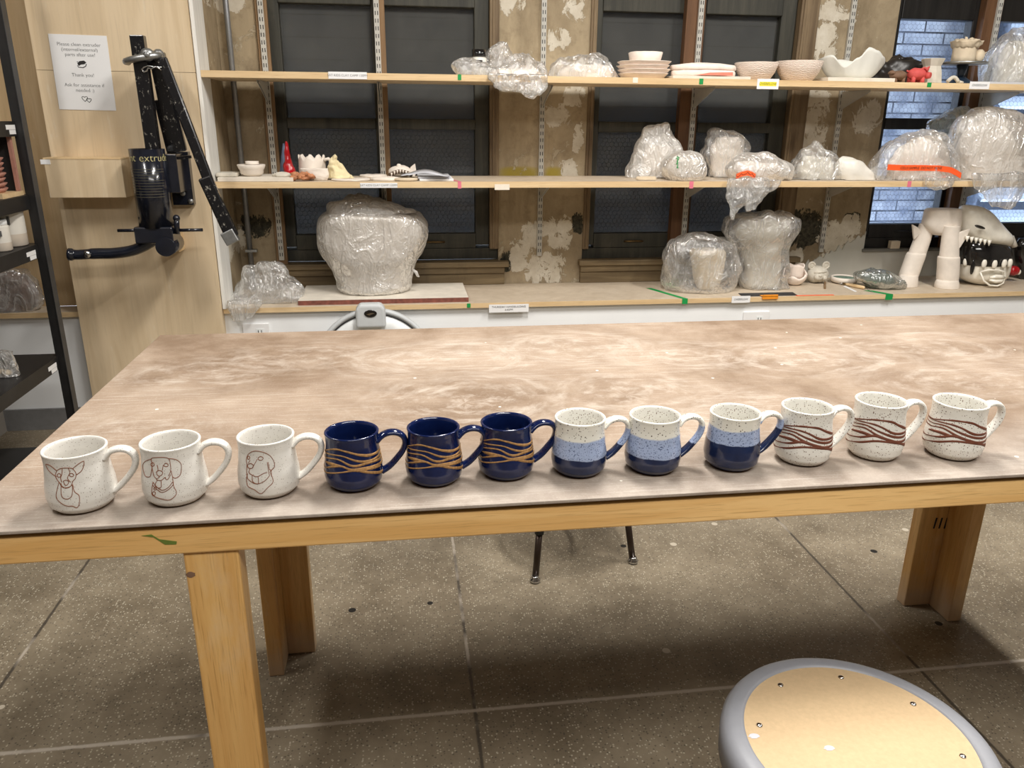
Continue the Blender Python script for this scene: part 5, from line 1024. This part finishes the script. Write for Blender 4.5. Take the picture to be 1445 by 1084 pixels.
# ---------------------------------------------------------------- ledge
t = bag('plastic_bag', 'empty crumpled clear bag on the ledge by the white trim', 'bag', [(371, 362, 385), (378, 348, 400), (390, 342, 408), (400, 338, 416), (412, 333, 424), (424, 330, 424), (432, 330, 420)], 3.70, 'film', .5, .12, ZT, .028, 12, 61, (), 'plastic wrapped pieces', 3.93)
g = MB(); trace(g, [(424, 322, 372), (434, 322, 368), (444, 326, 356), (452, 330, 342)], 3.53, .2, .006, .014, 30, 16); o = obj('hanging_tail', g, 'film', t); crumple(o, .01, 24, 62)
a = on_z(417, 433, ZT); x0, x1 = -.478, .30
wb_ = tag(obj('ware_board', MB().box(x0, x1, 3.585, 3.93, ZT+.0005, ZT+.021), ['redwood_edge']), 'large white topped board with red brown edge under the wrapped pot', 'board')
obj('white_face', MB().box(x0+.001, x1-.001, 3.586, 3.929, ZT+.0211, ZT+.0225), 'plaster_bat', wb_)
PZ = ZT+.023
pot_rows = [(291, 484, 540), (296, 468, 560), (303, 454, 588), (311, 449, 599), (322, 447.5, 602.5), (336, 448, 602.5), (350, 450.5, 599), (364, 456, 592), (378, 464, 585), (391, 471, 582), (403, 475, 581), (411, 474, 581), (419, 480, 574)]
t = bag('wrapped_pot', 'huge round pot wrapped in layers of clear plastic on the ledge', 'wrapped pot', pot_rows, 3.785, 'film_thick', .78, .17, PZ, .012, 11, 63, [('pot', [(300, 470, 560), (306, 456, 590), (322, 452, 598), (340, 453, 598), (362, 461, 588), (385, 473, 579), (412, 480, 576), (418, 482, 574)], 3.785, plain('grey_clay_pot', (206, 198, 188), .85), .78, .16, PZ+.003, .002)], None, 3.975)
g = MB(); trace(g, [(278, 489, 520), (283, 478, 540), (290, 466, 562), (299, 458, 585)], 3.785, .7, .02, .12, 44, 18); o = obj('film_crown', g, 'film_white', t); crumple(o, .016, 15, 65)
g = MB(); q = on_y(586, 384, 3.70); g.tube([q+Vector((-.01, 0, .01)), q+Vector((.004, -.005, .0)), q+Vector((.010, -.006, -.016)), q+Vector((.018, -.004, -.022))], [.006, .008, .007, .003], 8); obj('twisted_knot', g, 'film_white', t)
g = MB(); g.lathe([(.155, 0), (.168, .012), (.162, .03), (.15, .036), (.148, .01)], (0, 0, 0), 56); q = on_y(527, 412, 3.785); g.v = [(q.x+x, 3.785+y*.82, PZ+z) for x, y, z in g.v]; o = obj('film_roll', g, 'film_white', t); crumple(o, .010, 22, 66, .0005)
t = bag('wrapped_pot', 'cream pot in a loose clear bag on the ledge', 'wrapped pot', [(330, 978, 1000), (336, 956, 1020), (346, 943, 1033), (360, 938, 1037), (375, 936, 1039), (390, 938, 1036), (405, 938, 1033), (415, 945, 1026)], 3.76, 'film', .7, .125, ZT, .022, 11, 67, [('pot', [(352, 977, 1020), (358, 975, 1022), (375, 978, 1020), (395, 980, 1016), (408, 985, 1012)], 3.77, 'clay_tan', .9, .09, ZT+.002, 0)])
t = bag('wrapped_pot', 'tall clear bag wrapped piece with a bulging top on the ledge', 'wrapped pot', [(300, 1056, 1108), (306, 1034, 1124), (316, 1023, 1127), (330, 1021, 1123), (343, 1029, 1114), (353, 1037, 1109), (366, 1040, 1107), (385, 1040, 1107), (400, 1042, 1105), (413, 1046, 1110)], 3.77, 'film', .6, .125, ZT, .020, 11, 69, [('clay_form', [(308, 1050, 1112), (325, 1036, 1112), (345, 1045, 1103), (375, 1050, 1098), (410, 1052, 1098)], 3.78, 'clay_raw', .6, .10, ZT+.002, .012)])
a = on_z(1038, 414, ZT); b = on_z(1118, 414, ZT)
g = MB(); g.box(a.x, b.x, 3.57, 3.64, ZT+.0005, ZT+.0025); g.v = [(x+.15*(y-3.57), y, z) for x, y, z in g.v]; tag(obj('dark_sheet', g, 'rubber'), 'dark grey flat sheet in front of the tall wrapped piece', 'sheet')
a = on_y(1076, 416, YE); b = on_y(1097, 421, YE); tag(obj('orange_tab', MB().box(a.x, b.x, YE-.006, YE-.0003, b.z-.002, a.z).box(a.x, b.x, YE-.006, YE+.03, ZT+.0028, ZT+.0045), plain('amber_tab', (240, 150, 40), .5)), 'amber orange tab hanging on the ledge edge', 'tab')
a = on_z(1122, 417, ZT); b = on_z(1173, 415, ZT); tag(obj('tape_strip', MB().box(a.x, b.x, 3.556, 3.572, ZT+.0004, ZT+.0012), 'orange_tape'), 'orange red tape strip lying along the ledge', 'tape')
# broken ball pot with shard, bear, dish, stick, tool, bag
Y = 3.83; c = (on_y(1105, 390, Y).x+on_y(1137, 390, Y).x)/2; r = (on_y(1137, 390, Y).x-on_y(1105, 390, Y).x)/2; ball = thing('broken_pot', 'pale round pot with a jagged opening on the ledge', 'pot', (c, Y, ZT))
N = 48; rs = []
top = [.0+.55+.25*max(0, math.cos(2*PI*j/N-.4))+.06*math.sin(5*2*PI*j/N) if math.sin(2*PI*j/N) < .2 else .9 for j in range(N)]
for side in (1, .90):
    fr = [0, .12, .3, .5, .7, .85, 1] if side == 1 else [1, .8, .5, .2]
    for f in fr: rs.append([(c+r*side*math.cos(2*PI*j/N)*math.sin(.35+2.3*f*top[j]/1.2), Y+r*side*math.sin(2*PI*j/N)*math.sin(.35+2.3*f*top[j]/1.2), ZT+.001+r*.92*(math.cos(.35)-math.cos(.35+2.3*f*top[j]/1.2))+(1-side)*.02) for j in range(N)])
obj('body', MB().rings(rs), 'clay_pink', ball)
obj('inner_shard', ragged(MB(), (c+.006, Y+.01, ZT+r*.5), r*.62, r*1.25, 4, 3, flare=1.15), 'clay_pink', ball)
Y = 3.87; x0, x1 = on_y(1137, 390, Y).x, on_y(1168, 390, Y).x; c = (x0+x1)/2; r = (x1-x0)/2
be = thing('bear_bust', 'grey white clay bear head with round ears on the ledge', 'sculpture', (c, Y, ZT)); hb_ = on_y(1152, 375, Y).z-ZT
o = obj('head', MB().ball((c, Y, ZT+hb_*.5), r*.95, r*.75, hb_*.5, 28), 'clay_raw', be); crumple(o, .004, 35, 3, .0008, 'n')
for dx in (-.62, .66):
    p = Vector((c+dx*r, Y-.005, ZT+hb_*1.02)); g = MB().tube([p+Vector((.017*math.cos(2*PI*i/20), 0, .017*math.sin(2*PI*i/20))) for i in range(21)], .006, 8); g.ball(p, .014, .004, .014, 12); obj('ear', g, 'clay_raw', be)
obj('snout', MB().ball((c-.012, Y-r*.66, ZT+hb_*.42), .026, .018, .02, 16).ball((c-.012, Y-r*.66-.016, ZT+hb_*.52), .010, .006, .007, 10), 'clay_raw', be)
obj('brow', MB().tube([(c-.035, Y-r*.55, ZT+hb_*.66), (c-.01, Y-r*.68, ZT+hb_*.70), (c+.03, Y-r*.6, ZT+hb_*.72)], .005, 8).ball((c+.022, Y-r*.68, ZT+hb_*.36), .014, .008, .014, 10), 'clay_raw', be)
p = on_z(1164, 408, ZT); q = on_z(1164, 399, ZT); tag(obj('wooden_stick', MB().bar((p.x, p.y, ZT+.004), (q.x, q.y, ZT+.004), .009, .007), 'wood_strip'), 'short wooden stick lying before the bear head', 'stick')
Y = 3.85; c = (on_y(1174, 392, Y).x+on_y(1209, 392, Y).x)/2; r = (on_y(1209, 392, Y).x-on_y(1174, 392, Y).x)/2
ds = thing('small_dish', 'low cream dish with green inside on the ledge', 'dish', (c, Y, ZT)); obj('body', MB().lathe([(.01, 0), (r*.6, 0), (r*.92, .008), (r, .022), (r*.94, .034), (r*.90, .034), (r*.86, .024), (r*.5, .016), (.01, .016)], (c, Y, ZT+.0005), 48), 'clay', ds)
obj('glaze_pool', MB().lathe([(.01, .0175), (r*.5, .0175), (r*.855, .026), (r*.85, .0275), (r*.4, .0185), (.01, .0185)], (c, Y, ZT+.0005), 48), 'green_inside', ds)
p = on_z(1186, 402, ZT); q = on_z(1220, 409, ZT); q2 = on_z(1231, 413, ZT); tl = thing('trimming_tool', 'wooden handled loop tool lying on the ledge', 'tool', ((p.x+q.x)/2, (p.y+q.y)/2, ZT))
d = (q-p); z_ = Vector((0, 0, .010))
obj('handle', MB().tube([p+d*.2+z_, p+d*.3+z_, p+d*.7+z_, p+d*.95+z_, q+z_], [.004, .007, .0095, .0085, .004], 14), 'board_edge', tl); obj('ferrule', MB().tube([p+d*.1+z_, p+d*.22+z_], .005, 10), 'brass', tl)
obj('wire_loop', MB().tube([p+d*.1+z_+Vector((-.012+.012*math.cos(2*PI*i/16), .009*math.sin(2*PI*i/16), 0)) for i in range(17)], .0015, 6), 'chrome', tl); obj('spike', MB().tube([q+z_, q2+Vector((0, 0, .004))], [.002, .001], 6), 'zinc', tl)
p = on_z(1192, 404, ZT); q = on_z(1207, 412, ZT); w_ = Vector((.022, .010, 0)); tag(obj('paper_tag', MB().rings([[p-w_*.6+Vector((0, 0, z)), q-w_*.2+Vector((0, 0, z)), q+w_*.6+Vector((0, 0, z)), p+w_*.3+Vector((0, 0, z))] for z in (.0005, .0015)], 0, False), 'paper'), 'white paper tag beside the loop tool', 'tag')
bag('wrapped_piece', 'flat grey green bagged lump on the ledge', 'wrapped pot', [(380, 1224, 1246), (385, 1214, 1258), (392, 1210, 1266), (400, 1214, 1271), (407, 1228, 1273), (412, 1240, 1272)], 3.71, 'film_grey', .7, .10, ZT, .014, 18, 71, [('clay_lump', [(386, 1224, 1250), (394, 1216, 1260), (405, 1225, 1262)], 3.715, plain('grey_green_clay', (112, 120, 112), .6), .6, .07, ZT+.002, .006)])
# legs sculpture
Y = 3.74; lg_ = thing('legs_sculpture', 'white clay sculpture of a pair of standing booted legs', 'sculpture', (on_y(1320, 350, Y).x, Y, ZT))
zx = lambda x, y: (1250+x/6.774, 270+y/6.774)
def tr(name, rows, Y, dk, dm, base=None, mat='clay', sq=0, par=None): 
    g = MB(); trace(g, [(zx(0, y)[1], zx(a, 0)[0], zx(b, 0)[0]) for y, a, b in rows], Y, dk, .004, dm, 40, 24, base, sq=sq); return obj(name, g, mat, par)
tr('hips', [(165, 415, 690), (185, 388, 708), (250, 374, 708), (320, 362, 700), (385, 400, 690), (415, 450, 640)], Y, .55, .08, None, 'clay', .8, lg_)
tr('thigh', [(310, 330, 470), (400, 296, 440), (500, 258, 410), (610, 216, 372)], Y+.02, .8, .06, None, 'clay', 0, lg_); tr('thigh', [(330, 548, 700), (400, 545, 694), (500, 535, 692), (640, 518, 690)], Y-.05, .8, .06, None, 'clay', 0, lg_)
tr('boot_leg', [(585, 222, 372), (610, 205, 370), (700, 172, 338), (800, 138, 302), (820, 150, 290)], Y+.02, .85, .065, None, 'clay', .2, lg_); tr('boot_leg', [(622, 520, 690), (640, 510, 692), (740, 504, 688), (835, 498, 680), (850, 512, 670)], Y-.05, .85, .065, None, 'clay', .2, lg_)
tr('foot', [(800, 150, 300), (815, 135, 300), (845, 115, 300), (876, 108, 298)], Y+.0, .8, .07, ZT+.0005, 'clay', 0, lg_); tr('foot', [(845, 500, 680), (865, 488, 684), (905, 476, 686), (942, 474, 684)], Y-.06, .8, .07, ZT+.0005, 'clay', 0, lg_)
for pts, yy in (([(250, 315), (310, 350), (330, 400), (265, 462)], Y+.01), ([(690, 395), (805, 355), (760, 450), (680, 572)], Y-.07)):
    P = [on_y(*zx(*p), yy) for p in pts]; obj('knee_spike', MB().poly([(p.x, p.z) for p in P], yy-.008, yy+.008), 'clay', lg_, .004)
# dinosaur mask over black and white head
Y = 3.765; hd = thing('monster_head', 'black and cream glazed head sculpture wearing a reptile skull mask', 'sculpture', (on_y(1388, 380, Y).x, Y, ZT))
hr = [(440, 770, 1000), (500, 720, 1110), (570, 690, 1150), (650, 686, 1152), (730, 688, 1145), (800, 690, 1132), (870, 700, 1105), (920, 760, 1060), (945, 820, 1020)]
tr('head', hr, Y, .8, .12, ZT+.0005, 'white_glaze', .2, hd)
tr('black_hood', [(430, 760, 1010), (480, 722, 1105), (540, 696, 1150), (600, 684, 1160), (650, 682, 1160), (685, 690, 1150)], Y, .82, .127, None, 'black_glaze', .2, hd)
dr = MB()
def front(x, y, dx=0): 
    q = on_y(*zx(x, y), Y-.10); return q
hc = on_y(*zx(920, 700), Y); hw = on_y(*zx(1150, 700), Y).x-hc.x
def on_head(x, y, off=.004):
    q = on_y(*zx(x, y), Y-.10); u = max(-.96, min(.96, (q.x-hc.x)/hw)); return Vector((q.x, Y-.125*(1-abs(u)**2.2)**(1/2.2)-off, q.z))
for x, h_ in ((705, 60), (735, 60), (830, 62), (925, 60), (1005, 60), (1095, 45), (1160, 40)):
    q = on_head(x, 660+h_*.5); obj('fringe_drop', MB().ball(q, .014, .010, .024, 14), 'white_glaze', hd)
for x, y, rx, rz in ((697, 715, .008, .030), (765, 728, .011, .042), (856, 728, .012, .044)): q = on_head(x, y, .002); obj('black_drop', MB().ball(q, rx, .008, rz, 14), 'black_glaze', hd)
dr = MB(); P = [on_head(x, y, .002) for x, y in ((895, 770), (960, 745), (1030, 745), (1100, 760), (1110, 800), (1090, 870), (1030, 895), (960, 890), (915, 850), (895, 770))]
dr.tube(P, .005, 8); P = [on_head(x, y, .004) for x, y in ((960, 818), (1010, 806), (1060, 808), (1100, 815))]; dr.tube(P, [.006, .011, .011, .006], 8); P = [on_head(x, y, .004) for x, y in ((960, 838), (1010, 850), (1060, 848), (1090, 838))]; dr.tube(P, [.005, .010, .010, .005], 8); obj('mouth', dr, 'white_glaze', hd)
tr('skull_mask', [(132, 745, 840), (150, 722, 920), (190, 705, 985), (250, 700, 1040), (310, 702, 1085), (370, 706, 1135), (425, 745, 1182), (470, 810, 1190), (510, 950, 1186), (540, 1060, 1165)], Y-.02, .75, .125, None, 'white_glaze', .1, hd)
mk = MB(); P = [on_y(*zx(x, y), Y-.135) for x, y in ((830, 325), (870, 322), (930, 340), (972, 360), (930, 365), (870, 345))]
ey = MB(); q = on_y(*zx(900, 342), Y-.128); ey.ball(q, .030, .014, .0085, 20); ey.v = [(x, y, z-.28*(x-q.x)) for x, y, z in ey.v]; obj('eye_socket', ey, 'black_glaze', hd); te = MB()
for i in range(6):
    q = on_y(*zx(775+42*i, 455+8*i), Y-.115); te.tube([q+Vector((0, 0, .015)), q+Vector((0, -.004, -.014))], [.011, .002], 8)
obj('upper_teeth', te, 'white_glaze', hd)
q = on_y(1443, 380, 3.82); fg = thing('black_figure', 'black glazed figure with a red spot at the ledge end', 'sculpture', (q.x+.05, 3.84, ZT))
g = MB(); trace(g, [(336, 1438, 1466), (350, 1432, 1474), (372, 1431, 1478), (392, 1434, 1476), (404, 1438, 1472)], 3.86, .6, .02, .085, 36, 22, ZT+.0005, sq=0); obj('body', g, 'black_glaze', fg)
p = on_y(1427, 382, 3.80); obj('red_nose', MB().ball(p+Vector((.012, 0, 0)), .034, .03, .028, 18), 'red_glaze', fg); obj('nose_tip', MB().ball(p+Vector((.036, -.012, -.006)), .012, .012, .016, 12), 'white_glaze', fg)
p = on_y(1430, 340, 3.84); obj('horn', MB().tube([p+Vector((.015, 0, -.03)), p+Vector((0, 0, 0)), p+Vector((-.006, 0, .03))], [.016, .012, .002], 10), 'white_glaze', fg)
# outlets on the white wall
for x0, y0, x1, y1, lb in ((342, 457, 382, 480, 'white wall outlet plate below the crumpled bag'), (1049, 440, 1083, 462, 'white wall outlet plate below the OVERFLOW ledge label')):
    a = on_y(x0, y0, 3.574); b = on_y(x1, y1, 3.574); t = tag(obj('outlet_plate', MB().box(a.x, b.x, 3.567, 3.5745, b.z, a.z), 'paper', bevel=.002), lb, 'outlet', 'wall outlets')
    cx = (a.x+b.x)/2; obj('socket', MB().box(cx-.0, cx+.035, 3.5655, 3.5668, a.z-.05, a.z-.022), 'white_plastic', t, .001); obj('slot', MB().box(cx+.008, cx+.011, 3.5645, 3.5654, a.z-.042, a.z-.03).box(cx+.022, cx+.025, 3.5645, 3.5654, a.z-.042, a.z-.03), 'slot', t)
p = on_z(1258, 372, .70)
tag(obj('clay_block', MB().box(2.66, 2.715, YB-.019, YB+.01, .7035, .745), 'clay_tan', bevel=.002), 'small tan block on the sill of the black framed window', 'block')
